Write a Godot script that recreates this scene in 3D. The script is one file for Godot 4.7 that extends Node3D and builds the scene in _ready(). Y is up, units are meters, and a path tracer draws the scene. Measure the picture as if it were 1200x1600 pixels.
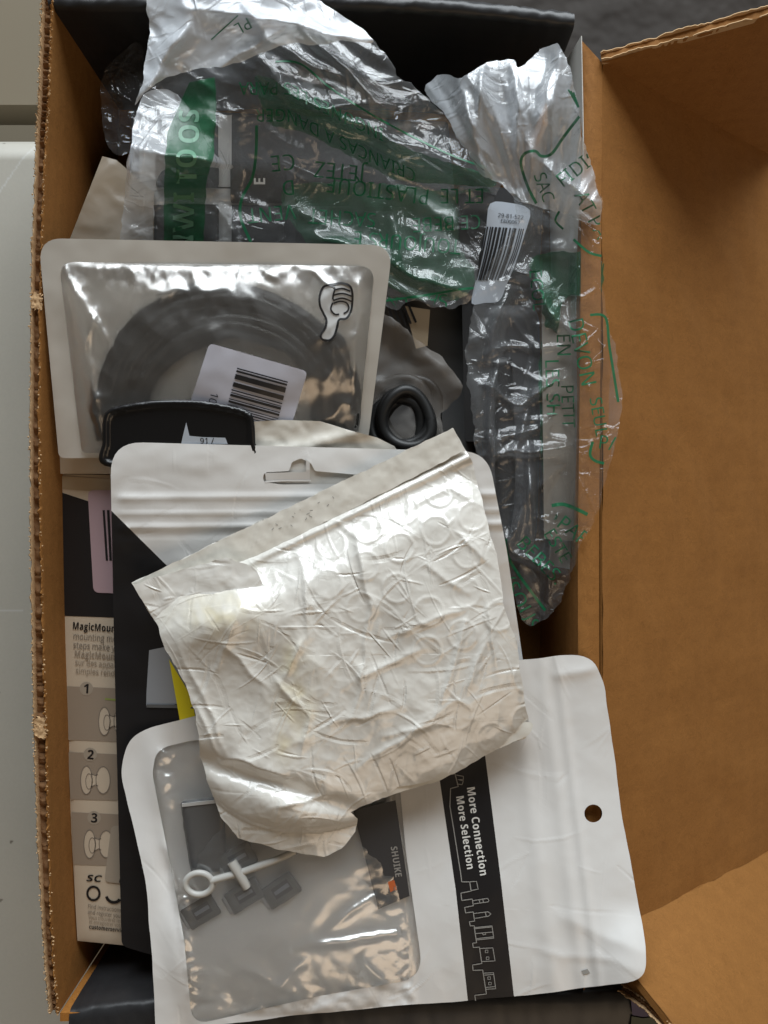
extends Node3D
# An open black mailer box of kraft board seen from straight above, full of small plastic packages.
# Plan coordinates: 1 plan unit = 0.225 mm at rim height, x to the right, y towards the viewer's feet; heights in millimetres above the rim.

const EYE := 0.28
const UNIT := 0.000225

func _ready() -> void:
	# ---- camera, surroundings, lamps
	var cam := Camera3D.new(); cam.name = "camera"
	cam.position = Vector3(0, EYE, 0); cam.rotation_degrees = Vector3(-90, 0, 0)
	cam.fov = rad_to_deg(2.0 * atan(0.18 / 0.28)); cam.near = 0.01; cam.far = 20.0
	add_child(cam)
	var env := Environment.new()
	env.background_mode = Environment.BG_COLOR
	env.background_color = Color(0.085, 0.077, 0.066).linear_to_srgb()
	env.tonemap_mode = Environment.TONE_MAPPER_LINEAR
	env.tonemap_exposure = 0.80
	env.sdfgi_enabled = true; env.ssao_enabled = true; env.ssil_enabled = true
	var we := WorldEnvironment.new(); we.name = "surroundings"; we.environment = env; add_child(we)
	# the tall window beyond the far end of the box, and the warm room lamp behind the viewer
	area_lamp("window_light", Vector3(0.10, 0.52, -1.25), Vector3(0, -0.02, 0), Vector2(1.5, 0.9), Color(0.95, 0.98, 1.0), 4.4)
	area_lamp("room_lamp_light", Vector3(0.55, 1.15, 0.95), Vector3(0, -0.02, 0), Vector2(1.1, 0.8), Color(1.0, 0.88, 0.74), 0.62)
	make_materials()
	build_setting()
	build_box()
	build_black_cartons()
	build_keypad()
	build_beige_bag()
	build_cable_bag()
	build_product_box()
	build_foil_pouch()
	build_hanger()
	build_paper_sleeve()
	build_black_pouch()
	build_barcode_bag()
	build_green_bag()
	build_clear_bag()
	build_window_pouch()
	build_mailer()

func area_lamp(called: String, at: Vector3, aim: Vector3, size: Vector2, c: Color, e: float) -> void:
	var l := AreaLight3D.new(); l.name = called
	l.area_size = size; l.light_color = c; l.light_energy = e; l.shadow_enabled = true
	l.area_range = 6.0; l.area_attenuation = 2.0
	add_child(l)
	l.look_at_from_position(at, aim, Vector3(0, 1, 0.01))

# ------------------------------------------------------------------ helpers

class Buf:
	var v := PackedVector3Array()
	var uv := PackedVector2Array()
	var idx := PackedInt32Array()
	var col := PackedColorArray()
	func vert(p: Vector3, t := Vector2.ZERO) -> int:
		v.append(p); uv.append(t)
		return v.size() - 1
	func tri(a: int, b: int, c: int) -> void:
		idx.append(a); idx.append(b); idx.append(c)
	func quad(a: int, b: int, c: int, d: int) -> void:
		tri(a, b, c); tri(a, c, d)
	func flat(a: Vector3, b: Vector3, c: Vector3, d: Vector3) -> void:   # a face of its own, corners clockwise from outside
		quad(vert(a, Vector2(0, 0)), vert(b, Vector2(1, 0)), vert(c, Vector2(1, 1)), vert(d, Vector2(0, 1)))

var taken := {}
func numbered(called: String, parent: Node) -> String:
	var key := str(parent.get_instance_id()) + called
	var n: int = taken.get(key, 0)
	taken[key] = n + 1
	return called if n == 0 else "%s_%03d" % [called, n]

func origin_of(o: Node) -> Vector3:
	var r := Vector3.ZERO
	while o != self:
		r += (o as Node3D).position
		o = o.get_parent()
	return r

func commit(called: String, b: Buf, m: Material, parent: Node = self) -> MeshInstance3D:
	var off := origin_of(parent)
	var n := PackedVector3Array(); n.resize(b.v.size())
	for i in range(0, b.idx.size(), 3):
		var p := b.idx[i]; var q := b.idx[i + 1]; var r := b.idx[i + 2]
		var fn := (b.v[r] - b.v[p]).cross(b.v[q] - b.v[p])
		n[p] += fn; n[q] += fn; n[r] += fn
	var v := b.v.duplicate()
	for i in v.size():
		n[i] = n[i].normalized() if n[i].length_squared() > 1e-24 else Vector3.UP
		v[i] -= off
	var a := []; a.resize(Mesh.ARRAY_MAX)
	a[Mesh.ARRAY_VERTEX] = v; a[Mesh.ARRAY_NORMAL] = n; a[Mesh.ARRAY_TEX_UV] = b.uv; a[Mesh.ARRAY_INDEX] = b.idx
	if b.col.size() == v.size(): a[Mesh.ARRAY_COLOR] = b.col
	var mesh := ArrayMesh.new(); mesh.add_surface_from_arrays(Mesh.PRIMITIVE_TRIANGLES, a); mesh.surface_set_material(0, m)
	var o := MeshInstance3D.new(); o.mesh = mesh; o.name = numbered(called, parent)
	parent.add_child(o, true)
	return o

func thing(called: String, label: String, category: String, at: Vector3, group := "") -> Node3D:
	var o := Node3D.new(); o.name = numbered(called, self); o.position = at; add_child(o, true)
	o.set_meta("label", label); o.set_meta("category", category)
	if group: o.set_meta("group", group)
	return o

func W(p: Vector2, mm: float) -> Vector3:
	var y := mm * 0.001
	var k := (EYE - y) / EYE * UNIT
	return Vector3((p.x - 600.0) * k, y, (p.y - 800.0) * k)

func pv(a: Array) -> PackedVector2Array:
	var r := PackedVector2Array()
	for i in range(0, a.size(), 2): r.append(Vector2(a[i], a[i + 1]))
	return r

func rounded(p: PackedVector2Array, radii: Array) -> PackedVector2Array:
	var r := PackedVector2Array(); var n := p.size()
	for i in n:
		var a := p[(i + n - 1) % n]; var b := p[i]; var c := p[(i + 1) % n]
		var rad: float = radii[i % radii.size()]
		if rad <= 0.0: r.append(b); continue
		var s := b + (a - b).normalized() * minf(rad, a.distance_to(b) * 0.49)
		var e := b + (c - b).normalized() * minf(rad, c.distance_to(b) * 0.49)
		for k in 9:
			var t := k / 8.0
			r.append(s.lerp(b, t).lerp(b.lerp(e, t), t))
	return r

func curved(p: PackedVector2Array, per: int, closed := true) -> PackedVector2Array:
	var r := PackedVector2Array(); var n := p.size()
	for i in (n if closed else n - 1):
		var a := p[(i + n - 1) % n] if closed or i > 0 else p[i]
		var b := p[i]; var c := p[(i + 1) % n]
		var d := p[(i + 2) % n] if closed or i + 2 < n else c
		for k in per: r.append(b.cubic_interpolate(c, a, d, float(k) / per))
	if not closed: r.append(p[n - 1])
	return r

func dense(p: PackedVector2Array, step: float, closed := false) -> PackedVector2Array:
	var r := PackedVector2Array(); var n := p.size()
	for i in (n if closed else n - 1):
		var a := p[i]; var b := p[(i + 1) % n]
		var k := maxi(1, ceili(a.distance_to(b) / step))
		for j in k: r.append(a.lerp(b, float(j) / k))
	if not closed: r.append(p[n - 1])
	return r

func ragged(p: PackedVector2Array, step: float, amp: float, freq := 0.03) -> PackedVector2Array:   # a slightly wandering edge
	var d := dense(p, step, true)
	for i in d.size():
		var q := d[i]
		d[i] += Vector2(soft.get_noise_2d(q.x * freq * 100.0, q.y * freq * 100.0), soft.get_noise_2d(q.y * freq * 100.0 + 555.0, q.x * freq * 100.0)) * amp
	return d

# a plan area cut into small cells: [points, triangles clockwise from above, outer edges]
func cells(outline: PackedVector2Array, holes: Array, cell: float) -> Array:
	var lo := outline[0]; var hi := lo
	for p in outline: lo = lo.min(p); hi = hi.max(p)
	lo -= Vector2(cell, cell) * 0.37
	var nx := ceili((hi.x - lo.x) / cell) + 1; var ny := ceili((hi.y - lo.y) / cell) + 1
	var inside := PackedByteArray(); inside.resize((nx + 1) * (ny + 1))
	for j in ny + 1:
		for i in nx + 1:
			var p := lo + Vector2(i, j) * cell
			if Geometry2D.is_point_in_polygon(p, outline):
				var ok := 1
				for h in holes:
					if Geometry2D.is_point_in_polygon(p, h): ok = 0
				inside[j * (nx + 1) + i] = ok
	var cut := PackedByteArray(); cut.resize(nx * ny)
	for ring in [outline] + holes:
		for p in dense(ring, cell * 0.2, true):
			var q: Vector2 = (p - lo) / cell
			if q.x >= 0 and q.y >= 0 and q.x < nx and q.y < ny: cut[int(q.y) * nx + int(q.x)] = 1
	var pts := PackedVector2Array(); var tri := PackedInt32Array(); var known := {}
	for j in ny:
		for i in nx:
			var a := lo + Vector2(i, j) * cell; var b := a + Vector2(cell, 0); var c := a + Vector2(cell, cell); var d := a + Vector2(0, cell)
			var polys := []
			if cut[j * nx + i]:
				polys = Geometry2D.intersect_polygons(PackedVector2Array([a, b, c, d]), outline)
				for h in holes:
					var next := []
					for q in polys:
						for w in Geometry2D.clip_polygons(q, h): next.append(w)
					polys = next
			elif inside[j * (nx + 1) + i] + inside[j * (nx + 1) + i + 1] + inside[(j + 1) * (nx + 1) + i] + inside[(j + 1) * (nx + 1) + i + 1] >= 3:
				polys = [PackedVector2Array([a, b, c, d])]
			for q0: PackedVector2Array in polys:
				var q := PackedVector2Array()
				for p in q0:
					if q.is_empty() or q[q.size() - 1].distance_to(p) > 0.03: q.append(p)
				if q.size() > 1 and q[0].distance_to(q[q.size() - 1]) < 0.03: q.remove_at(q.size() - 1)
				if q.size() < 3: continue
				var t := PackedInt32Array([0, 1, 2, 0, 2, 3]) if (i + j) % 2 else PackedInt32Array([0, 1, 3, 1, 2, 3])
				if q.size() != 4 or cut[j * nx + i]: t = Geometry2D.triangulate_polygon(q)
				var ids := PackedInt32Array()
				for p in q:
					var key := Vector2i((p * 40.0).round())
					if not known.has(key):
						known[key] = pts.size(); pts.append(p)
					ids.append(known[key])
				if t.is_empty():
					for k in range(1, q.size() - 1): t.append_array([0, k, k + 1])
				for k in range(0, t.size(), 3):
					var x := ids[t[k]]; var y := ids[t[k + 1]]; var z := ids[t[k + 2]]
					if x == y or y == z or x == z: continue
					if (pts[y] - pts[x]).cross(pts[z] - pts[x]) < 0.0:
						var s := y; y = z; z = s
					tri.append(x); tri.append(y); tri.append(z)
	var dir := {}
	for k in range(0, tri.size(), 3):
		for e in 3: dir[Vector2i(tri[k + e], tri[k + (e + 1) % 3])] = true
	var rim := []
	for e: Vector2i in dir:
		if not dir.has(Vector2i(e.y, e.x)): rim.append(e)
	return [pts, tri, rim]

# a skin over a plan area at height top(p), closed below at bottom(p) if given
func skin(b: Buf, g: Array, top: Callable, bottom = null) -> void:
	var pts: PackedVector2Array = g[0]; var tri: PackedInt32Array = g[1]
	var base := b.v.size()
	for p in pts: b.vert(W(p, top.call(p)), p * 0.001)
	for t in tri: b.idx.append(base + t)
	if bottom == null: return
	var low := b.v.size()
	for p in pts: b.vert(W(p, bottom.call(p)), p * 0.001)
	for k in range(0, tri.size(), 3): b.tri(low + tri[k], low + tri[k + 2], low + tri[k + 1])
	for e: Vector2i in g[2]:
		var p := b.v[base + e.x]; var q := b.v[base + e.y]
		b.flat(p, b.v[low + e.x], b.v[low + e.y], q)

func sheet(called: String, outline: PackedVector2Array, holes: Array, cell: float, top: Callable, m: Material, parent: Node, bottom = null) -> MeshInstance3D:
	var b := Buf.new()
	skin(b, cells(outline, holes, cell), top, bottom)
	return commit(called, b, m, parent)

func flat_h(mm: float) -> Callable: return func(_p: Vector2) -> float: return mm
func up_by(f: Callable, mm: float) -> Callable: return func(p: Vector2) -> float: return f.call(p) + mm

func stroke(b: Buf, line: PackedVector2Array, w: float, f: Callable, off := 0.15, step := 5.0) -> void:
	var d := dense(line, step)
	var prev := []
	for i in d.size():
		if keep_in.size() and not Geometry2D.is_point_in_polygon(d[i], keep_in):
			prev = []; continue
		var t := (d[mini(i + 1, d.size() - 1)] - d[maxi(i - 1, 0)]).normalized()
		var s := Vector2(-t.y, t.x) * w * 0.5
		var l := b.vert(W(d[i] - s, f.call(d[i] - s) + off)); var r := b.vert(W(d[i] + s, f.call(d[i] + s) + off))
		if prev: b.quad(prev[0], l, r, prev[1])
		prev = [l, r]

func patch(b: Buf, outline: PackedVector2Array, f: Callable, off := 0.15) -> void:   # a small print, one polygon
	var t := Geometry2D.triangulate_polygon(outline); var base := b.v.size()
	for p in outline: b.vert(W(p, f.call(p) + off), p * 0.001)
	for k in range(0, t.size(), 3):
		var x := t[k]; var y := t[k + 1]; var z := t[k + 2]
		if (outline[y] - outline[x]).cross(outline[z] - outline[x]) < 0.0:
			var s := y; y = z; z = s
		b.tri(base + x, base + y, base + z)

var fonts := {}
var keep_in := PackedVector2Array()
func letters(b: Buf, s: String, at: Vector2, along: Vector2, up: Vector2, em: float, f: Callable, off := 0.18, face := "Droid Sans", bold := false, warp = null) -> void:
	var key := face + str(bold)
	if not fonts.has(key):
		var sf := SystemFont.new(); sf.font_names = PackedStringArray([face]); sf.font_weight = 700 if bold else 400
		fonts[key] = sf
	var t := TextMesh.new(); t.text = s; t.font = fonts[key]; t.font_size = 48; t.pixel_size = 1.0 / 48.0; t.depth = 0.0; t.curve_step = 3.0
	t.horizontal_alignment = HORIZONTAL_ALIGNMENT_LEFT
	var a := t.get_mesh_arrays()
	if a.is_empty() or a[Mesh.ARRAY_VERTEX] == null: return
	var v: PackedVector3Array = a[Mesh.ARRAY_VERTEX]
	var ix: PackedInt32Array = a[Mesh.ARRAY_INDEX] if a[Mesh.ARRAY_INDEX] != null else PackedInt32Array(range(v.size()))
	var base := b.v.size()
	var lost := {}
	for p in v:
		var q := at + along * p.x * em + up * p.y * em
		if warp != null: q = warp.call(q)
		if keep_in.size() and not Geometry2D.is_point_in_polygon(q, keep_in): lost[b.v.size()] = true
		b.vert(W(q, f.call(q) + off))
	for k in range(0, ix.size(), 3):
		var x := base + ix[k]; var y := base + ix[k + 1]; var z := base + ix[k + 2]
		if lost.has(x) or lost.has(y) or lost.has(z): continue
		if (b.v[z] - b.v[x]).cross(b.v[y] - b.v[x]).y < 0.0: b.tri(x, z, y)
		else: b.tri(x, y, z)

func tube(b: Buf, path: PackedVector3Array, r: float, sides := 10) -> void:
	var last := -1
	var ref := Vector3.UP
	for i in path.size():
		var t := (path[mini(i + 1, path.size() - 1)] - path[maxi(i - 1, 0)]).normalized()
		if absf(t.dot(ref)) > 0.95: ref = Vector3.RIGHT
		var x := t.cross(ref).normalized(); var y := x.cross(t).normalized()
		var first := b.v.size()
		for k in sides:
			var a := TAU * k / sides
			b.vert(path[i] + (x * cos(a) + y * sin(a)) * r)
		if last >= 0:
			for k in sides:
				b.quad(last + k, last + (k + 1) % sides, first + (k + 1) % sides, first + k)
		last = first

# a board: a four-cornered face with n by n cells, thickened along ext, slightly uneven
func board(b: Buf, p: Vector3, q: Vector3, r: Vector3, s: Vector3, ext: Vector3, nu := 1, nv := 1, amp := 0.0) -> void:
	var up := ext.normalized()
	for side in 2:
		var first := b.v.size()
		for j in nv + 1:
			for i in nu + 1:
				var u := float(i) / nu; var w := float(j) / nv
				var o := p.lerp(q, u).lerp(s.lerp(r, u), w)
				o += up * soft.get_noise_3d(o.x * 4000.0, o.y * 4000.0, o.z * 4000.0) * amp
				b.vert(o + (ext if side else Vector3.ZERO), Vector2(u, w))
		for j in nv:
			for i in nu:
				var k := first + j * (nu + 1) + i
				if side: b.quad(k, k + nu + 1, k + nu + 2, k + 1)
				else: b.quad(k, k + 1, k + nu + 2, k + nu + 1)
	b.flat(p, p + ext, q + ext, q); b.flat(q, q + ext, r + ext, r); b.flat(r, r + ext, s + ext, s); b.flat(s, s + ext, p + ext, p)

func ease(a: float, b: float, x: float) -> float: return smoothstep(a, b, x)

func near(p: Vector2, line: PackedVector2Array) -> float:
	var d := 1e9
	for i in line.size() - 1:
		d = minf(d, p.distance_squared_to(Geometry2D.get_closest_point_to_segment(p, line[i], line[i + 1])))
	return sqrt(d)

func side_of(p: Vector2, a: Vector2, b: Vector2) -> float:   # signed distance from the line a-b
	return (p - a).dot((b - a).normalized().orthogonal())

var soft := FastNoiseLite.new()
var facet := FastNoiseLite.new()
var facet2 := FastNoiseLite.new()
var fine := FastNoiseLite.new()
var ridge := FastNoiseLite.new()
func wrinkle(p: Vector2) -> float: return ridge.get_noise_2dv(p + Vector2(soft.get_noise_2dv(p), soft.get_noise_2d(p.y + 300.0, p.x)) * 20.0)


# creased film: flat facets that meet in sharp folds, about -1 .. 0.4
func crumple(p: Vector2) -> float:
	var q := p + Vector2(soft.get_noise_2d(p.x * 1.2, p.y * 1.2), soft.get_noise_2d(p.y * 1.2, p.x * 1.2 + 900.0)) * 26.0
	return facet.get_noise_2dv(q) + 0.45 * facet2.get_noise_2dv(q)

var M := {}
func mat(called: String, c: Color, rough := 0.6, more := {}) -> StandardMaterial3D:
	var m := StandardMaterial3D.new(); m.resource_name = called
	var a := c.a; var s := c.linear_to_srgb(); s.a = a
	m.albedo_color = s; m.roughness = rough
	for k in more: m.set(k, more[k])
	M[called] = m
	return m

func noise_tex(freq: float, size: int, sd: int, as_normal := false, bump := 4.0, kind := FastNoiseLite.TYPE_SIMPLEX_SMOOTH) -> NoiseTexture2D:
	var n := FastNoiseLite.new(); n.seed = sd; n.frequency = freq; n.noise_type = kind; n.fractal_octaves = 4
	var t := NoiseTexture2D.new(); t.width = size; t.height = size; t.seamless = true; t.noise = n
	t.as_normal_map = as_normal; t.bump_strength = bump
	return t

func fibre_image(size: int, count: int, depth: float, base: Color, tint: Color, sd: int) -> Array:   # pulp: short fibres of either tone over cloudy mottling; [colour, relief]
	var rng := RandomNumberGenerator.new(); rng.seed = sd
	var h := PackedFloat32Array(); h.resize(size * size)
	var n := FastNoiseLite.new(); n.seed = sd; n.frequency = 0.012; n.fractal_octaves = 4
	for y in size:
		for x in size:
			var u := float(x) / size
			var a := n.get_noise_2d(x, y); var b := n.get_noise_2d(x - size, y)
			h[y * size + x] = lerpf(a, b, u) * 0.24 + 0.05 * sin(TAU * y * 12.0 / size) + rng.randf_range(-0.16, 0.16)
	for i in count:
		var p := Vector2(rng.randf() * size, rng.randf() * size); var ang := rng.randf() * TAU
		var w := rng.randf_range(-1.0, 1.0) * depth; var bend := rng.randf_range(-0.12, 0.12)
		for k in rng.randi_range(6, 34):
			var x := posmod(int(p.x), size); var y := posmod(int(p.y), size)
			h[y * size + x] += w
			p += Vector2.from_angle(ang); ang += bend
	var img := Image.create_empty(size, size, false, Image.FORMAT_RGB8); var rel := Image.create_empty(size, size, false, Image.FORMAT_RGB8)
	for y in size:
		for x in size:
			var t := clampf(0.5 + h[y * size + x] * 0.5, 0.0, 1.0)
			img.set_pixel(x, y, base.lerp(tint, t).linear_to_srgb()); rel.set_pixel(x, y, Color(t, t, t))
	return [ImageTexture.create_from_image(img), ImageTexture.create_from_image(rel)]

func make_materials() -> void:
	soft.seed = 11; soft.frequency = 0.01; soft.fractal_octaves = 3
	facet.seed = 5; facet.noise_type = FastNoiseLite.TYPE_CELLULAR; facet.frequency = 0.013; facet.fractal_type = FastNoiseLite.FRACTAL_NONE
	facet.cellular_return_type = FastNoiseLite.RETURN_DISTANCE; facet.cellular_distance_function = FastNoiseLite.DISTANCE_EUCLIDEAN
	facet2 = facet.duplicate(); facet2.seed = 29; facet2.frequency = 0.03
	ridge.seed = 17; ridge.frequency = 0.008; ridge.fractal_type = FastNoiseLite.FRACTAL_RIDGED; ridge.fractal_octaves = 2; ridge.fractal_gain = 0.4
	fine.seed = 3; fine.frequency = 0.05; fine.fractal_octaves = 3
	var kraft := fibre_image(768, 9000, 0.75, Color(0.165, 0.068, 0.014), Color(0.42, 0.19, 0.052), 4)
	var tri := {"uv1_triplanar": true, "uv1_scale": Vector3(13, 13, 13), "heightmap_enabled": false}
	mat("kraft_board", Color.WHITE, 0.78, tri.merged({"albedo_texture": kraft[0], "metallic_specular": 0.35, "heightmap_enabled": true, "heightmap_texture": kraft[1], "heightmap_scale": 0.03}))
	mat("raw_kraft", Color(1.25, 1.2, 1.1), 0.9, tri.merged({"albedo_texture": kraft[0], "metallic_specular": 0.25}))
	mat("torn_kraft", Color(0.52, 0.34, 0.18), 0.9)
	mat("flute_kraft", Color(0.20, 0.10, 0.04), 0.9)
	var blackp := fibre_image(512, 2500, 0.35, Color(0.008, 0.008, 0.009), Color(0.032, 0.032, 0.034), 8)
	mat("black_board", Color.WHITE, 0.42, tri.merged({"albedo_texture": blackp[0], "metallic_specular": 0.5, "heightmap_enabled": true, "heightmap_texture": blackp[1], "heightmap_scale": 0.01}))
	mat("board_print_green", Color(0.035, 0.055, 0.025), 0.5)
	mat("board_print_purple", Color(0.045, 0.03, 0.13), 0.5)
	mat("laminate", Color.WHITE, 0.42, {"albedo_texture": desk_image(), "uv1_triplanar": true, "uv1_scale": Vector3(2, 2, 2)})
	mat("wall_paint", Color(0.21, 0.175, 0.12), 0.8)
	mat("skirt", Color(0.25, 0.22, 0.18), 0.7)
	mat("dark_panel", Color(0.036, 0.029, 0.024), 0.85, {"normal_enabled": true, "normal_texture": noise_tex(0.03, 256, 3, true, 2.0), "uv1_triplanar": true, "uv1_scale": Vector3(3, 3, 3)})
	mat("white_plastic", Color(0.75, 0.74, 0.72), 0.32, {"heightmap_enabled": true, "heightmap_texture": film_relief(63, 150, 0.16), "heightmap_scale": 0.035, "uv1_triplanar": true, "uv1_scale": Vector3(6, 6, 6), "metallic_specular": 0.5, "backlight_enabled": true, "backlight": Color(0.12, 0.12, 0.11)})
	mat("pearl_plastic", Color(0.68, 0.665, 0.64), 0.26, {"metallic_specular": 0.55})
	mat("grey_border", Color(0.50, 0.47, 0.42), 0.4)
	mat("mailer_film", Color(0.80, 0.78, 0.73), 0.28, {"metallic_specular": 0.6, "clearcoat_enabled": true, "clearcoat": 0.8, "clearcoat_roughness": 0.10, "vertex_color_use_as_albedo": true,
		"heightmap_enabled": true, "heightmap_texture": film_relief(41, 330, 0.10), "heightmap_scale": 0.115, "uv1_triplanar": true, "uv1_scale": Vector3(9, 9, 9)})
	mat("mailer_flap", Color(0.70, 0.67, 0.60), 0.3)
	mat("glue_and_translucency", Color(0.66, 0.60, 0.38), 0.2)
	mat("frosted_film", Color(0.93, 0.93, 0.93, 0.06), 0.25, {"refraction_enabled": true, "refraction_scale": 0.033, "metallic": 0.20, "clearcoat_enabled": true, "clearcoat": 1.0, "clearcoat_roughness": 0.34})
	mat("smoke_film", Color(0.90, 0.88, 0.85, 0.05), 0.28, {"refraction_enabled": true, "refraction_scale": 0.033, "metallic": 0.15, "clearcoat_enabled": true, "clearcoat": 1.0, "clearcoat_roughness": 0.26})
	mat("foil_back", Color(0.60, 0.565, 0.51), 0.4)
	mat("window_back", Color(0.82, 0.80, 0.76), 0.4)
	mat("tie_plastic", Color(0.50, 0.49, 0.46), 0.35)
	mat("milky_film", Color(0.42, 0.39, 0.36, 0.30), 0.3, {"transparency": BaseMaterial3D.TRANSPARENCY_ALPHA})
	var crinkle := film_relief(97, 330, 0.05)
	mat("soft_film", Color(0.86, 0.91, 0.96, 0.05), 0.25, {"heightmap_enabled": true, "heightmap_texture": crinkle, "heightmap_scale": 0.15, "uv1_triplanar": true, "uv1_scale": Vector3(7, 7, 7), "transparency": BaseMaterial3D.TRANSPARENCY_ALPHA, "metallic_specular": 0.62})
	mat("clear_film", Color(0.86, 0.91, 0.96, 0.03), 0.12, {"heightmap_enabled": true, "heightmap_texture": crinkle, "heightmap_scale": 0.22, "uv1_triplanar": true, "uv1_scale": Vector3(9, 9, 9), "transparency": BaseMaterial3D.TRANSPARENCY_ALPHA, "metallic_specular": 0.62})
	mat("hazy_film", Color(0.86, 0.91, 0.97, 0.44), 0.25, {"heightmap_enabled": true, "heightmap_texture": crinkle, "heightmap_scale": 0.15, "uv1_triplanar": true, "uv1_scale": Vector3(8, 8, 8), "transparency": BaseMaterial3D.TRANSPARENCY_ALPHA, "metallic_specular": 0.62})
	mat("green_ink", Color(0.012, 0.16, 0.07, 0.9), 0.3, {"transparency": BaseMaterial3D.TRANSPARENCY_ALPHA})
	mat("green_tint", Color(0.010, 0.14, 0.055, 0.72), 0.3, {"transparency": BaseMaterial3D.TRANSPARENCY_ALPHA})
	mat("green_wash", Color(0.010, 0.13, 0.06, 0.70), 0.2, {"transparency": BaseMaterial3D.TRANSPARENCY_ALPHA})
	mat("pale_green_ink", Color(0.16, 0.36, 0.24), 0.3)
	mat("black_plastic", Color(0.010, 0.010, 0.011), 0.28)
	mat("black_satin", Color(0.018, 0.018, 0.019), 0.45)
	mat("dull_black", Color(0.016, 0.016, 0.016), 0.75)
	mat("black_print", Color(0.012, 0.011, 0.012), 0.42)
	mat("dark_grey", Color(0.035, 0.036, 0.04), 0.5)
	mat("mid_grey", Color(0.10, 0.10, 0.10), 0.5)
	mat("tip_grey", Color(0.19, 0.19, 0.185), 0.5)
	mat("slate_grey", Color(0.30, 0.32, 0.35), 0.45)
	mat("light_grey", Color(0.45, 0.45, 0.44), 0.5)
	mat("cable_rubber", Color(0.012, 0.012, 0.012), 0.45)
	mat("label_paper", Color(0.47, 0.47, 0.53), 0.5)
	mat("blue_label", Color(0.50, 0.56, 0.64), 0.4)
	mat("pink_label", Color(0.42, 0.30, 0.33), 0.5)
	mat("drab_card", Color(0.22, 0.20, 0.17), 0.6)
	mat("cream_card", Color(0.52, 0.44, 0.34), 0.5)
	mat("tan_card", Color(0.40, 0.32, 0.22), 0.5)
	mat("print_grey", Color(0.29, 0.235, 0.18), 0.5)
	mat("print_mid", Color(0.20, 0.17, 0.14), 0.5)
	mat("print_pale", Color(0.34, 0.29, 0.23), 0.5)
	mat("print_green", Color(0.25, 0.30, 0.08), 0.5)
	mat("yellow_print", Color(0.80, 0.68, 0.02), 0.4)
	mat("orange_print", Color(0.55, 0.12, 0.03), 0.4)
	mat("white_ink", Color(0.75, 0.74, 0.70), 0.5)
	mat("grey_ink", Color(0.30, 0.29, 0.27), 0.5)
	mat("white_card", Color(0.62, 0.60, 0.56), 0.6)
	mat("beige_film", Color(0.34, 0.31, 0.27, 0.40), 0.3, {"transparency": BaseMaterial3D.TRANSPARENCY_ALPHA})

func film_relief(sd: int, count: int, soften: float) -> ImageTexture:   # the fine creases of thin crumpled film: many short sharp folds over soft stretch marks
	var size := 768
	var rng := RandomNumberGenerator.new(); rng.seed = sd
	var h := PackedFloat32Array(); h.resize(size * size)
	var n := FastNoiseLite.new(); n.seed = sd; n.frequency = 0.012; n.fractal_type = FastNoiseLite.FRACTAL_RIDGED; n.fractal_octaves = 2
	for y in size:
		for x in size:
			h[y * size + x] = 0.5 + soften * lerpf(n.get_noise_2d(x, y), n.get_noise_2d(x - size, y), float(x) / size)
	for i in count:
		var p := Vector2(rng.randf() * size, rng.randf() * size); var ang := rng.randf() * TAU
		var len := rng.randf_range(30, 190); var w := rng.randf_range(2.5, 9.0); var a := rng.randf_range(0.12, 0.42) * (1.0 if rng.randf() < 0.7 else -1.0)
		var bias := rng.randf_range(0.3, 1.0); var bend := rng.randf_range(-0.006, 0.006)
		var s := 0.0
		while s < len:
			var d := Vector2.from_angle(ang); var o := d.orthogonal(); var taper := sin(PI * s / len)
			for k in range(-int(w), int(w * bias) + 1):
				var q := p + o * k
				var id := posmod(int(q.y), size) * size + posmod(int(q.x), size)
				var v: float = a * taper * (1.0 - absf(k) / ((w if k < 0 else w * bias) + 1.0))
				if absf(v) > absf(h[id] - 0.5) * 0.6: h[id] = lerpf(h[id], 0.5 + v, 0.75)
			p += d * 0.9; ang += bend; s += 0.9
	var img := Image.create_empty(size, size, false, Image.FORMAT_RF)
	for y in size:
		for x in size:
			var t := 0.0
			for e in [[0, 0, 0.4], [1, 0, 0.15], [-1, 0, 0.15], [0, 1, 0.15], [0, -1, 0.15]]: t += e[2] * h[posmod(y + e[1], size) * size + posmod(x + e[0], size)]
			img.set_pixel(x, y, Color(t, t, t))
	return ImageTexture.create_from_image(img)

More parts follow.
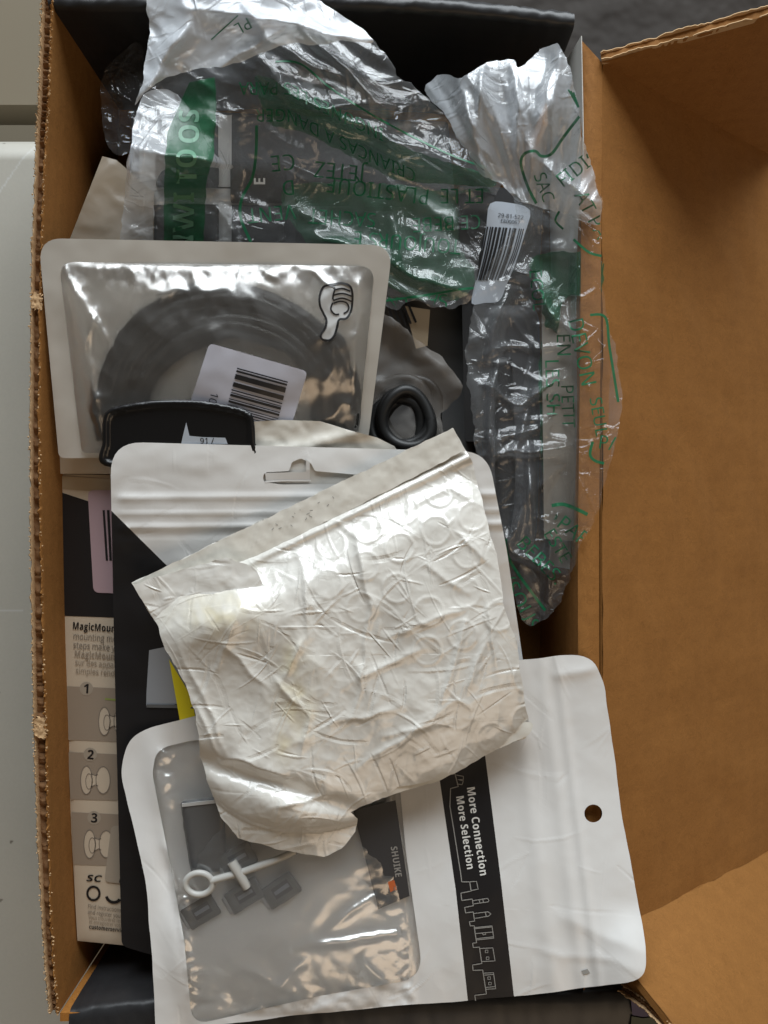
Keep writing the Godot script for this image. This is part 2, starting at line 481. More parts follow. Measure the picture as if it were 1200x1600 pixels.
func desk_image() -> ImageTexture:
	var s := 768
	var img := Image.create_empty(s, s, false, Image.FORMAT_RGB8)
	var n := FastNoiseLite.new(); n.seed = 7; n.frequency = 0.006; n.fractal_octaves = 4
	var rng := RandomNumberGenerator.new(); rng.seed = 77
	for y in s:
		for x in s:
			var u := float(x) / s; var w := float(y) / s
			var a := lerpf(lerpf(n.get_noise_2d(x, y), n.get_noise_2d(x - s, y), u), lerpf(n.get_noise_2d(x, y - s), n.get_noise_2d(x - s, y - s), u), w)
			var g := 0.44 + a * 0.05 + rng.randf_range(-0.008, 0.008)
			img.set_pixel(x, y, Color(g, g * 0.965, g * 0.85).linear_to_srgb())
	for i in 46:   # scratches and specks
		var p := Vector2(rng.randf() * s, rng.randf() * s); var ang := rng.randf_range(-0.6, 0.6) + (PI / 2 if i % 5 == 0 else 0.0)
		var g := rng.randf_range(0.5, 0.62) if i % 3 else rng.randf_range(0.2, 0.27)
		for k in rng.randi_range(20, 130):
			img.set_pixel(posmod(int(p.x), s), posmod(int(p.y), s), Color(g, g, g * 0.95).linear_to_srgb())
			p += Vector2.from_angle(ang); ang += rng.randf_range(-0.02, 0.02)
	for i in 60:
		var p := Vector2i(rng.randi_range(2, s - 4), rng.randi_range(2, s - 4)); var g := rng.randf_range(0.06, 0.2)
		for d in [Vector2i(0, 0), Vector2i(1, 0), Vector2i(0, 1)]:
			img.set_pixelv(p + d, Color(g, g * 0.9, g * 0.75).linear_to_srgb())
	return ImageTexture.create_from_image(img)

# ------------------------------------------------------------------ the setting

func build_setting() -> void:
	# desk top with a rounded far edge, the floor beyond it
	var b := Buf.new()
	var prof := [Vector2(-0.001, -0.035), Vector2(0.0, -0.020), Vector2(0.001, -0.008), Vector2(0.004, -0.0042), Vector2(0.007, -0.0018), Vector2(0.010, -0.0005), Vector2(0.013, 0.0), Vector2(0.7, 0.0)]
	var zedge := W(Vector2(0, 205), -75).z
	var rows := []
	for k in prof.size():
		var row := []
		for i in 9:
			var x := lerpf(-1.2, 1.2, i / 8.0)
			row.append(b.vert(Vector3(x, -0.075 + prof[k].y, zedge + prof[k].x)))
		rows.append(row)
	for k in prof.size() - 1:
		for i in 8: b.quad(rows[k][i], rows[k][i + 1], rows[k + 1][i + 1], rows[k + 1][i])
	b.flat(Vector3(-1.2, -0.11, zedge), Vector3(-1.2, -0.11, zedge + 0.7), Vector3(1.2, -0.11, zedge + 0.7), Vector3(1.2, -0.11, zedge))
	var o := commit("tabletop", b, M.laminate); o.set_meta("kind", "structure")
	b = Buf.new()
	b.flat(Vector3(-3, -0.75, -3), Vector3(3, -0.75, -3), Vector3(3, -0.75, 3), Vector3(-3, -0.75, 3))
	o = commit("floor", b, M.wall_paint); o.set_meta("kind", "structure")
	# window board behind the desk: pale on the left, with a dark cabinet to the right of it
	b = Buf.new()
	var z1 := W(Vector2(0, 172), -105).z
	board(b, Vector3(-1.2, -0.10, z1 - 0.5), Vector3(-0.10, -0.10, z1 - 0.5), Vector3(-0.10, -0.10, z1), Vector3(-1.2, -0.10, z1), Vector3(0, -0.02, 0))
	o = commit("window_ledge", b, M.wall_paint); o.set_meta("kind", "structure")
	b = Buf.new()
	board(b, Vector3(-0.095, -0.09, z1 - 0.6), Vector3(1.2, -0.09, z1 - 0.6), Vector3(1.2, -0.09, z1 + 0.012), Vector3(-0.095, -0.09, z1 + 0.012), Vector3(0, -0.3, 0), 6, 4, 0.0005)
	o = commit("dark_cabinet", b, M.dark_panel)
	o.set_meta("label", "dark grey cabinet top behind the far end of the open box"); o.set_meta("category", "cabinet")

# ------------------------------------------------------------------ the box

func edge_wall(b: Buf, line: PackedVector3Array, across: Vector3, top: float, bottom: float, rough: float, rng: RandomNumberGenerator) -> void:
	# one paper liner standing on edge, its cut top ragged
	var prev := []
	var jx := 0.0; var jy := 0.0
	for i in line.size():
		jx = jx * 0.45 + rng.randf_range(-1, 1) * rough * 0.55
		jy = jy * 0.35 + rng.randf_range(-1, 1) * rough
		if rng.randf() < 0.035: jy += rough * 2.4; jx += rng.randf_range(-1, 1) * rough
		var p := line[i]
		var u := Vector3(p.x, top + jy, p.z) + across.normalized() * jx
		var ids := [b.vert(Vector3(p.x, bottom, p.z)), b.vert(Vector3(p.x, top - 0.002, p.z)), b.vert(u), b.vert(u + across), b.vert(Vector3(p.x, top - 0.002, p.z) + across), b.vert(Vector3(p.x, bottom, p.z) + across)]
		if i:
			for k in 5: b.quad(prev[k], prev[k + 1], ids[k + 1], ids[k])
		prev = ids

func build_box() -> void:
	var box := thing("mailer_box", "open black mailer box of brown corrugated board filled with small packages, its lid thrown open", "box", Vector3(-0.02, -0.075, 0))
	var rng := RandomNumberGenerator.new(); rng.seed = 21
	# floor of the box
	var b := Buf.new()
	board(b, Vector3(-0.124, -0.071, -0.180), Vector3(0.075, -0.071, -0.180), Vector3(0.088, -0.071, 0.172), Vector3(-0.116, -0.071, 0.172), Vector3(0, -0.0025, 0))
	commit("base_panel", b, M.kraft_board, box)
	# front wall (left in plan): two liners with the fluting between, cut and perforated along the top
	var outer := curved(pv([66, -30, 63, 60, 60, 150, 56, 230, 49, 420, 47, 620, 47, 800, 50, 1000, 53, 1150, 58, 1300, 68, 1480, 77, 1584]), 60, false)
	var inner := curved(pv([84, -30, 80, 60, 77, 150, 72, 230, 65, 420, 62, 620, 64, 800, 68, 1000, 73, 1150, 76, 1300, 83, 1480, 91, 1584]), 60, false)
	var ol := PackedVector3Array(); var il := PackedVector3Array()
	for p in outer: ol.append(W(p, 0))
	for p in inner: il.append(W(p, 0))
	var wall := Buf.new()
	edge_wall(wall, il, Vector3(-0.00055, 0, 0), 0.0003, -0.071, 0.0004, rng)
	var fw := commit("front_wall", wall, M.kraft_board, box)
	b = Buf.new()
	edge_wall(b, ol, Vector3(0.00045, 0, 0), 0.0002, -0.0735, 0.00035, rng)
	commit("outer_liner", b, M.torn_kraft, fw)
	b = Buf.new()
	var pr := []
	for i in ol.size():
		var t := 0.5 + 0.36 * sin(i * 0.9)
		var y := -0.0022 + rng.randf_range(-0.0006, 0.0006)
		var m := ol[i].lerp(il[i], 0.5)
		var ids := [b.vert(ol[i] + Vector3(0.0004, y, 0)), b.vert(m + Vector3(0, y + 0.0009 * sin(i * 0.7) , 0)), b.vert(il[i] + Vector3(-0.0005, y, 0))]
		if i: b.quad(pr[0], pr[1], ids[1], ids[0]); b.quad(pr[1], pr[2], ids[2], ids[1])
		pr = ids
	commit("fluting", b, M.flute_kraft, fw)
	for k in [[57, 470, 1.0], [62, 1136, 1.2]]:   # paper left where the perforation tore
		b = Buf.new()
		var c := Vector2(k[0], k[1]); var r := 9.0 * k[2] as float
		var g := cells(ragged(rounded(pv([c.x - 9, c.y - r * 1.5, c.x + 9, c.y - r * 1.3, c.x + 10, c.y + r * 1.6, c.x - 8, c.y + r * 1.4]), [4]), 2.5, 5.0, 0.3), [], 2.5)
		skin(b, g, func(p: Vector2) -> float: return 0.4 + 0.7 * fine.get_noise_2d(p.x * 5.0, p.y * 5.0), func(_p: Vector2) -> float: return -1.4)
		commit("torn_tab", b, M.torn_kraft, fw)
	# the perforation's burrs along both liners
	for run: PackedVector3Array in [ol, il]:
		b = Buf.new()
		var z := 0.0
		for i in range(2, run.size() - 2):
			if rng.randf() < 0.6: continue
			var c := run[i] + Vector3(rng.randf_range(-0.0004, 0.0004), rng.randf_range(0.0, 0.0006), rng.randf_range(-0.0004, 0.0004)); var r := rng.randf_range(0.00018, 0.00042)
			var s := []
			for d in [Vector3(1, 0, 0), Vector3(0, 0, 1), Vector3(-1, 0, 0), Vector3(0, 0, -1), Vector3(0, 1, 0), Vector3(0, -1, 0)]:
				s.append(c + d * r * rng.randf_range(0.6, 1.5))
			for q in 4:
				var n := (q + 1) % 4
				var i0 := b.vert(s[q]); var i1 := b.vert(s[n]); var i2 := b.vert(s[4])
				b.tri(i0, i2, i1)
				i0 = b.vert(s[q]); i1 = b.vert(s[n]); i2 = b.vert(s[5])
				b.tri(i0, i1, i2)
		var burr := commit("torn_burrs", b, M.torn_kraft, fw); burr.set_meta("kind", "stuff")
	# back wall (right in plan) up to the hinge
	b = Buf.new()
	var hin := pv([908, 70, 909, 300, 907, 600, 904, 900, 907, 1250, 914, 1548])
	var hing := curved(hin, 14, false)
	var hl := PackedVector3Array()
	for p in hing: hl.append(W(p, -0.5))
	for i in hl.size() - 1:
		b.flat(Vector3(hl[i].x, -0.071, hl[i].z), Vector3(hl[i + 1].x, -0.071, hl[i + 1].z), hl[i + 1], hl[i])
	commit("back_wall", b, M.kraft_board, box)
	# the far and the near end walls: board rolled over the rim, printed side out, so black inside too
	end_wall(box, "far_end_wall", pv([76, 14, 240, 16, 420, 13, 600, 17, 760, 28, 897, 44]), -1.0)
	var near_wall := end_wall(box, "near_end_wall", pv([108, 1577, 240, 1562, 500, 1556, 760, 1552, 990, 1546, 1040, 1545]), 1.0)
	b = Buf.new()   # raw kraft edge of the side tuck beside the black roll
	var k0 := W(Vector2(92, 1580), 0); var k1 := W(Vector2(113, 1578), -0.5)
	board(b, Vector3(k0.x, -0.001, k0.z + 0.0012), Vector3(k1.x + 0.006, -0.001, k1.z + 0.0012), Vector3(k1.x + 0.006, -0.071, k1.z + 0.0012), Vector3(k0.x, -0.071, k0.z + 0.0012), Vector3(0, 0, 0.003), 4, 12, 0.0002)
	commit("tuck_edge", b, M.raw_kraft, near_wall)
	# outer print on the near side, seen below the rim at the right
	b = Buf.new()
	for q in [[[985, 1553, 996, 1556, 1012, 1570, 1026, 1587, 1004, 1589, 988, 1586], 0], [[987, 1588, 1004, 1591, 1027, 1589, 1044, 1616, 1020, 1622, 984, 1619], 1]]:
		var area: PackedVector2Array = pv(q[0])
		b = Buf.new()
		patch(b, area, flat_h(0.9), 0.0)
		commit("printed_patch", b, M.board_print_purple if q[1] == 0 else M.board_print_green, near_wall)
	build_lid(box)

func end_wall(box: Node3D, called: String, rim: PackedVector2Array, out: float) -> MeshInstance3D:
	var b := Buf.new()
	var line := curved(rim, 24, false)
	var prof := [Vector2(0, -0.071), Vector2(0, -0.012), Vector2(0.0001, -0.0025), Vector2(0.0006, -0.0010), Vector2(0.0014, -0.0003), Vector2(0.0028, 0.0001), Vector2(0.0046, -0.0003), Vector2(0.0058, -0.0016), Vector2(0.0062, -0.004), Vector2(0.0062, -0.0735)]
	var prev := []
	for i in line.size():
		var p := W(line[i], -0.8)
		var ids := []
		for k in prof.size():
			var q: Vector2 = prof[k]
			var wob := soft.get_noise_2d(line[i].x * 3.0, k * 40.0) * 0.0005
			ids.append(b.vert(Vector3(p.x, q.y + wob, p.z + out * (q.x * (3.0 if out > 0.0 else 1.0) + wob))))
		if i:
			for k in prof.size() - 1:
				if out < 0.0: b.quad(prev[k], prev[k + 1], ids[k + 1], ids[k])
				else: b.quad(prev[k], ids[k], ids[k + 1], prev[k + 1])
		prev = ids
	return commit(called, b, M.black_board, box)

func build_lid(box: Node3D) -> void:
	# hinge roll, then the lid sloping down to the desk, its two dust flaps standing up from it
	var lid := Node3D.new()
	var top := [Vector2(908, 70), Vector2(918, 84), Vector2(932, 96)]
	var b := Buf.new()
	var h0 := curved(pv([906, 60, 908, 300, 906, 600, 903, 900, 906, 1250, 912, 1548]), 20, false)
	var h1 := curved(pv([941, 98, 940, 300, 938, 600, 936, 900, 938, 1250, 944, 1468]), 20, false)
	var rows := []
	for k in 9:
		var t := k / 8.0; var row := []
		for i in h0.size():
			var p := h0[i].lerp(h1[i], t)
			var y := -0.5 + 1.9 * sin(PI * clampf(t * 0.72 + 0.06, 0, 1)) - 1.3 * t + 0.35 * fine.get_noise_2d(p.x * 2.0, p.y * 0.8)
			row.append(b.vert(W(p, y)))
		rows.append(row)
	for k in 8:
		for i in h0.size() - 1: b.quad(rows[k][i], rows[k + 1][i], rows[k + 1][i + 1], rows[k][i + 1])
	var hinge := commit("hinge_roll", b, M.kraft_board, box)
	# lid panel: from the hinge line to where it meets the desk
	b = Buf.new()
	var a0 := W(Vector2(940, 98), -0.7); var a1 := W(Vector2(942, 1462), -0.7)
	var c0 := W(Vector2(1200, 241), -67); var c1 := W(Vector2(1200, 1331), -67)
	c0 = a0.lerp(c0, 1.06); c1 = a1.lerp(c1, 1.06)
	var nrm := (c0 - a0).cross(a1 - a0).normalized()
	if nrm.y < 0: nrm = -nrm
	board(b, a0, c0, c1, a1, -nrm * 0.003, 24, 40, 0.0012)
	var panel := commit("lid_panel", b, M.kraft_board, box)
	# far dust flap
	b = Buf.new()
	var f0 := W(Vector2(940, 96), 1.0); var f1 := W(Vector2(1200, 24), 16)
	var g1 := f0.lerp(f1, 1.35); var k1 := a0.lerp(c0, 1.35 / 1.06)
	var thick := (g1 - f0).cross(a0 - c0).normalized()
	var fn := (f1 - a0).cross(c0 - a0).normalized()
	if fn.z < 0: fn = -fn
	board(b, f0, g1, c0, a0 + Vector3(0.0005, -0.0008, 0), -fn * 0.0026, 20, 12, 0.0004)
	commit("far_lid_flap", b, M.kraft_board, panel)
	ragged_edge(panel, f0, g1, -fn)
	# near dust flap
	b = Buf.new()
	var n0 := W(Vector2(974, 1536), 5.0); var n1 := W(Vector2(1052, 1602), 28.0); var n2 := W(Vector2(1240, 1790), 16)
	var gn := (c1 - a1).cross(n1 - a1).normalized()
	if gn.z > 0: gn = -gn
	board(b, a1, c1, n2, n1, -gn * 0.0026, 16, 16, 0.0004)
	var nf := commit("near_lid_flap", b, M.kraft_board, panel)
	b = Buf.new()
	var w0 := W(Vector2(956, 1500), 2.0)
	var s0 := b.vert(w0); var s1 := b.vert(a1); var s2 := b.vert(n1); var s3 := b.vert(W(Vector2(1012, 1564), 16.0)); var s4 := b.vert(n0)
	b.tri(s0, s1, s4); b.tri(s1, s3, s4); b.tri(s1, s2, s3)
	commit("flap_shoulder", b, M.kraft_board, nf)
	ragged_edge(nf, W(Vector2(974, 1537), 5.2), W(Vector2(1014, 1565), 16.2), Vector3(-0.35, -0.2, 0.9).normalized())
	ragged_edge(nf, W(Vector2(1014, 1565), 16.2), W(Vector2(1054, 1604), 28.2), Vector3(-0.5, -0.2, 0.8).normalized())

func ragged_edge(parent: Node, a: Vector3, c: Vector3, out: Vector3) -> void:
	# the cut edge of the board: two torn liners and the open flute
	var rng := RandomNumberGenerator.new(); rng.seed = 61
	var up := (c - a).cross(out).normalized()
	if up.y < 0: up = -up
	for k in 3:
		var b := Buf.new(); var prev := []
		var n := 70; var j := 0.0
		for i in n + 1:
			j = j * 0.5 + rng.randf_range(-1, 1) * 0.0005
			var p: Vector3 = a.lerp(c, float(i) / n) + out * [0.0, 0.0014, 0.0027][k]
			var lift: float = 0.0007 + j if k != 1 else -0.0006 + 0.5 * j
			var q: Vector3 = p + up * lift + out * rng.randf_range(-0.00015, 0.00015)
			var ids := [b.vert(p - up * 0.002), b.vert(q), b.vert(q + out * (0.00045 if k != 1 else 0.001)), b.vert(p + out * 0.0004 - up * 0.002)]
			if i:
				for e in 3: b.quad(prev[e], prev[e + 1], ids[e + 1], ids[e])
			prev = ids
		commit(["inner_liner", "open_flute", "outer_liner"][k], b, [M.torn_kraft, M.flute_kraft, M.torn_kraft][k], parent)

# ------------------------------------------------------------------ contents, lowest first

func block(called: String, outline: PackedVector2Array, cell: float, top: float, low: float, bevel: float, m: Material, parent: Node) -> MeshInstance3D:
	var ring := dense(outline, 6.0, true); ring.append(ring[0])
	var f := func(p: Vector2) -> float:
		var d := near(p, ring)
		var t := clampf(1.0 - d * 0.225 / bevel, 0.0, 1.0)
		return top - bevel * (1.0 - sqrt(maxf(0.0, 1.0 - t * t)))
	return sheet(called, outline, [], cell, f, m, parent, flat_h(low))

func build_black_cartons() -> void:
	var t := thing("black_charger_case", "long black plastic case inside the crumpled clear bag at the right", "case", W(Vector2(790, 640), -66))
	block("case_body", rounded(pv([752, 470, 842, 478, 846, 640, 838, 850, 806, 885, 766, 850, 748, 640]), [26]), 7.0, -15.0, -66.0, 5.0, M.dark_grey, t)
	block("case_ridge", rounded(pv([770, 560, 800, 556, 806, 720, 800, 840, 776, 836]), [10]), 6.0, -12.8, -18.0, 2.0, M.black_satin, t)
	t = thing("dark_grey_carton", "dark grey carton standing deep in the box under the bags", "carton", W(Vector2(690, 560), -70))
	block("carton_body", rounded(pv([570, 380, 745, 330, 742, 730, 590, 740]), [4]), 9.0, -34.0, -70.0, 0.8, M.mid_grey, t)
	t = thing("white_leaflet", "white card leaflet standing upright along the right wall", "leaflet", W(Vector2(898, 300), -60))
	var b := Buf.new()
	for q in [[892, 56, 905, 62, 2.0], [898, 140, 912, 150, 1.0]]: pass
	var lp := [W(Vector2(893, 62), 1), W(Vector2(908, 56), 3), W(Vector2(911, 215), 1), W(Vector2(910, 400), -2), W(Vector2(905, 862), -4), W(Vector2(903, 892), -6)]
	for i in range(1, lp.size() - 1):
		var p: Vector3 = lp[i]; var q: Vector3 = lp[i + 1]
		board(b, Vector3(p.x - 0.0042, -0.035, p.z), Vector3(q.x - 0.0042, -0.035, q.z), q, p, Vector3(0.0003, 0, 0))
	commit("folded_card", b, M.white_card, t)
	t = thing("grey_card_insert", "grey beige card standing behind the green lettering of the crumpled bag", "card", W(Vector2(890, 640), -40))
	b = Buf.new()
	skin(b, cells(pv([846, 452, 930, 470, 934, 600, 922, 720, 900, 846, 850, 842]), [], 14.0), func(p: Vector2) -> float: return -9.0 + 2.0 * sin(p.y * 0.012) + (p.x - 850) * 0.035, func(p: Vector2) -> float: return -9.5 + 2.0 * sin(p.y * 0.012) + (p.x - 850) * 0.035)
	commit("card_sheet", b, M.drab_card, t)

func build_keypad() -> void:
	var t := thing("keypad", "black keypad with white key legends inside the green printed clear bag", "keypad", W(Vector2(400, 330), -60))
	block("keypad_body", rounded(pv([205, 170, 700, 190, 726, 470, 206, 440]), [8]), 9.0, -25.0, -66.0, 1.5, M.dark_grey, t)
	var b := Buf.new()
	patch(b, pv([218, 180, 262, 180, 262, 420, 218, 420]), flat_h(-24.6), 0.0)
	patch(b, pv([262, 292, 470, 298, 470, 322, 262, 318]), flat_h(-24.6), 0.0)
	patch(b, pv([341, 180, 362, 180, 362, 292, 341, 292]), flat_h(-24.55), 0.0)
	patch(b, pv([341, 319, 362, 319, 362, 420, 341, 420]), flat_h(-24.55), 0.0)
	commit("grey_key_surround", b, M.light_grey, t)
	for q in [[243, 240, 342, 293], [236, 320, 342, 378], [360, 255, 446, 318], [362, 322, 446, 380], [462, 322, 552, 384], [460, 256, 548, 318], [566, 262, 650, 322], [566, 330, 650, 390]]:
		var x0: float = q[0]; var y0: float = q[1]; var x1: float = q[2]; var y1: float = q[3]
		block("key", rounded(pv([x0, y0, x1, y0, x1, y1, x0, y1]), [7]), 8.0, -21.5, -24.9, 1.2, M.dull_black, t)
	b = Buf.new()
	letters(b, "E", Vector2(406, 290), Vector2(0, -1), Vector2(-1, 0), 24, flat_h(-21.4), 0.1, "Droid Sans", true)
	commit("key_legend", b, M.white_ink, t); b = Buf.new()
	letters(b, "1-", Vector2(505, 356), Vector2(-1, 0), Vector2(0, 1), 13, flat_h(-21.4), 0.1)
	commit("key_legend", b, M.white_ink, t); b = Buf.new()
	letters(b, "=", Vector2(600, 350), Vector2(-1, 0), Vector2(0, 1), 13, flat_h(-21.4), 0.1)
	commit("key_legend", b, M.white_ink, t); b = Buf.new()
	

func build_beige_bag() -> void:
	var t := thing("beige_bag", "beige translucent plastic bag corner behind the silver cable pouch", "bag", W(Vector2(150, 320), -60))
	var ring := pv([160, 244, 182, 250, 240, 300, 240, 420, 92, 420, 112, 366])
	sheet("bag_film", ring, [], 5.0, func(p: Vector2) -> float: return -10.0 + 4.0 * crumple(p * 0.8) - absf(p.x - 160.0) * 0.03, M.beige_film, t)
	sheet("bag_back", ring, [], 12.0, func(p: Vector2) -> float: return -20.0 + (p.x - 160.0) * 0.02, M.tan_card, t, flat_h(-60))

func loops(n: int, c: Vector2, r: Vector2, lo: float, hi: float, sd: int, a0 := 0.0, a1 := TAU, bed = null) -> Array:
	var out := []
	var rng := RandomNumberGenerator.new(); rng.seed = sd
	for k in n:
		var path := PackedVector3Array()
		var rr := r * rng.randf_range(0.84, 1.14); var cc := c + Vector2(rng.randf_range(-16, 16), rng.randf_range(-14, 14)); var ph := rng.randf() * TAU
		var tilt := rng.randf_range(-0.25, 0.25); var y := lerpf(lo, hi, float(k) / maxi(1, n - 1))
		for i in 57:
			var a := lerpf(a0, a1, i / 56.0)
			var q := cc + Vector2(cos(a) * rr.x, sin(a) * rr.y).rotated(tilt) + Vector2(sin(a * 2 + ph), cos(a + ph)) * 4.0
			path.append(W(q, y + sin(a * 2.0 + ph) * 0.6 + (bed.call(q) if bed != null else 0.0)))
		out.append(path)
	return out

func build_cable_bag() -> void:
	var t := thing("black_cable_bag", "grey translucent bag with a coiled black cable, right of the silver pouch", "bag", W(Vector2(640, 600), -50))
	var ring := ragged(pv([560, 470, 612, 496, 640, 520, 690, 560, 724, 602, 716, 622, 690, 646, 700, 720, 560, 730]), 8.0, 4.0)
	var f := func(p: Vector2) -> float: return -12.0 + 7.0 * crumple(p * 0.9) * 0.6 + 5.0 * exp(-pow(side_of(p, Vector2(610, 500), Vector2(720, 605)) / 24.0, 2.0))
	sheet("bag_film", ring, [], 5.0, f, M.milky_film, t)
	for p in loops(8, Vector2(632, 656), Vector2(40, 46), -21.0, -13.0, 5):
		var b := Buf.new(); tube(b, p, 0.0022); commit("cable_loop", b, M.cable_rubber, t)
	var b2 := Buf.new()
	patch(b2, pv([632, 478, 672, 484, 668, 540, 650, 545]), flat_h(-26), 0.0)
	commit("paper_label", b2, M.tan_card, t)
	b2 = Buf.new()
	for k in 5: stroke(b2, pv([604 + k * 8, 470, 618 + k * 8, 512 - k * 2]), 3.5, flat_h(-25), 0.0)
	commit("barcode", b2, M.black_print, t)

func local(o: Vector2, ex: Vector2, ey: Vector2, a: Array) -> PackedVector2Array:
	var r := PackedVector2Array()
	for i in range(0, a.size(), 2): r.append(o + ex * a[i] + ey * a[i + 1])
	return r

func build_product_box() -> void:
	var t := thing("instruction_box", "narrow cream retail box with printed mounting steps, against the left wall", "product box", W(Vector2(150, 1100), -70))
	var top := func(p: Vector2) -> float: return -19.0
	var ring := pv([80, 741, 340, 744, 372, 1492, 204, 1478, 121, 1470])
	block("carton", ring, 14.0, -19.0, -70.0, 0.6, M.cream_card, t)
	var b := Buf.new()
	# top tuck, a step lower, and the glued tongue above it
	board(b, W(Vector2(80, 712), -17), W(Vector2(330, 712), -17), W(Vector2(330, 741), -17.4), W(Vector2(80, 740), -17.4), Vector3(0, -0.04, 0))
	commit("top_tuck", b, M.cream_card, t)
	var o := Vector2(80, 741); var ex := Vector2(1, 0.06); var ey := Vector2(0.0555, 1)   # print follows the slanting box
	var prints := [
		["tan_strip", M.tan_card, [[2, 2, 260, 2, 260, 26, 2, 22]]],
		["dark_photo", M.black_print, [[2, 24, 60, 40, 260, 40, 260, 214, 3, 221]]],
		["step_panel", M.print_grey, [[2, 331, 250, 326, 250, 410, 2, 415]]],
		["step_panel", M.print_grey, [[2, 434, 250, 430, 250, 500, 2, 508]]],
		["step_panel", M.print_grey, [[2, 528, 250, 524, 250, 604, 2, 610]]],
	]
	for q in prints:
		b = Buf.new()
		for a in q[2]: patch(b, local(o, ex, ey, a), top, 0.12)
		commit(q[0], b, q[1], t)
	# steps: number discs, mount drawings
	var disc := Buf.new(); var nums := Buf.new(); var lines := Buf.new(); var cups := Buf.new()
	for k in 3:
		var c: Vector2 = [Vector2(135, 1076), Vector2(141, 1179), Vector2(147, 1278)][k]
		var ring2 := PackedVector2Array()
		for i in 24: ring2.append(c + Vector2.from_angle(TAU * i / 24) * 10.5)
		patch(disc, ring2, top, 0.2)
		letters(nums, str(k + 1), c + Vector2(-5, 0), Vector2(1, 0.07), Vector2(0.07, -1), 20, top, 0.3, "Droid Sans", true)
		var mc: Vector2 = [Vector2(176, 1127), Vector2(148, 1219), Vector2(153, 1319)][k]
		for side in [-1.0, 1.0]:
			var e := PackedVector2Array(); var e2 := PackedVector2Array()
			for i in 33:
				var an := TAU * i / 32
				e.append(mc + Vector2(side * 13 + cos(an) * (9 if side < 0 else 11), sin(an) * (22 if side < 0 else 21)))
				if side < 0: e2.append(mc + Vector2(side * 9 + cos(an) * 5, 2 + sin(an) * 12))
			patch(cups, e, top, 0.2); stroke(lines, e, 1.3, top, 0.3)
			if side < 0: stroke(lines, e2, 1.0, top, 0.3)
		patch(cups, PackedVector2Array([mc + Vector2(-8, -9), mc + Vector2(6, -7), mc + Vector2(6, 8), mc + Vector2(-8, 9)]), top, 0.24)
		stroke(lines, PackedVector2Array([mc + Vector2(-6, -10), mc + Vector2(1, -7), mc + Vector2(5, -9)]), 1.2, top, 0.3)
		stroke(lines, PackedVector2Array([mc + Vector2(-6, 11), mc + Vector2(1, 7), mc + Vector2(5, 9)]), 1.2, top, 0.3)
	commit("number_discs", disc, M.print_pale, t); commit("mount_drawings", cups, M.cream_card, t); commit("drawing_lines", lines, M.print_mid, t)
	var gl := Buf.new(); stroke(gl, pv([164, 1092, 184, 1094]), 3.0, top, 0.2); commit("green_line", gl, M.print_green, t)
	var dir := Vector2(0.78, 0.052); var upv := Vector2(0.06, -1)
	letters(nums, "MagicMount™", Vector2(113, 978), dir, upv, 15.5, top, 0.3, "Droid Sans", true)
	letters(nums, "customerservice@us", Vector2(139, 1448), Vector2(0.80, 0.09), upv, 9.0, top, 0.3, "Droid Sans", true)
	# logo of two heavy slanted letters, ring and hose symbols
	letters(nums, "SC", Vector2(135, 1372), Vector2(1.5, 0.09), Vector2(0.28, -1), 14.0, top, 0.3, "Droid Sans", true)
	var rg := PackedVector2Array()
	for i in 28: rg.append(Vector2(146, 1396) + Vector2(cos(i * 0.235 + 1.1) * 9.5, sin(i * 0.235 + 1.1) * 10.5))
	stroke(nums, rg, 3.4, top, 0.3)
	var hs := PackedVector2Array()
	for i in 14: hs.append(Vector2(178, 1398) + Vector2(cos(2.9 - i * 0.17) * 12, sin(2.9 - i * 0.17) * 12))
	stroke(nums, hs, 4.4, top, 0.3); stroke(nums, pv([184, 1405, 192, 1407, 198, 1411]), 1.4, top, 0.3)
	commit("black_lettering", nums, M.black_print, t)
	var mid := Buf.new()
	letters(mid, "mounting mobile", Vector2(114, 994), dir, upv, 14.5, top, 0.3)
	letters(mid, "steps make your", Vector2(114, 1008), dir, upv, 14.5, top, 0.3)
	letters(mid, "Find instructions, warranty", Vector2(137, 1416), Vector2(0.74, 0.09), upv, 9.5, top, 0.3)
	letters(mid, "and register your product", Vector2(137, 1425), Vector2(0.74, 0.09), upv, 9.5, top, 0.3)
	commit("grey_lettering", mid, M.print_mid, t)
	var pale := Buf.new()
	letters(pale, "MagicMount™", Vector2(116, 1022), dir, upv, 14.5, top, 0.3, "Droid Sans", true)
	letters(pale, "sur des appareils", Vector2(117, 1035), dir, upv, 13.5, top, 0.3)
	letters(pale, "simples rendent", Vector2(118, 1048), dir, upv, 13.5, top, 0.3)
	letters(pale, "Vous trouverez les", Vector2(138, 1433), Vector2(0.74, 0.09), upv, 8.5, top, 0.3)
	letters(pale, "et enregistrer votre", Vector2(139, 1440), Vector2(0.74, 0.09), upv, 8.5, top, 0.3)
	commit("pale_lettering", pale, M.print_grey, t)
	# stickers on the face
	var st := sheet("pink_sticker", rounded(pv([137, 766, 210, 766, 214, 928, 146, 926]), [10]), [], 12.0, flat_h(-18.6), M.pink_label, t, flat_h(-18.9)); st.set_meta("label", "dusty pink barcode sticker")
	b = Buf.new(); stroke(b, pv([162, 797, 167, 876]), 3.5, flat_h(-18.5), 0.0); stroke(b, pv([169, 797, 173, 876]), 4.0, flat_h(-18.5), 0.0)
	commit("barcode", b, M.black_print, st)
	st = sheet("cream_sticker", rounded(pv([174, 1290, 240, 1292, 240, 1386, 163, 1378]), [8]), [], 12.0, flat_h(-18.6), M.print_pale, t, flat_h(-18.9))
	b = Buf.new(); stroke(b, pv([192, 1356, 187, 1379]), 2.2, flat_h(-18.5), 0.0); stroke(b, pv([196, 1356, 191, 1380]), 1.2, flat_h(-18.5), 0.0)
	commit("barcode", b, M.black_print, st)

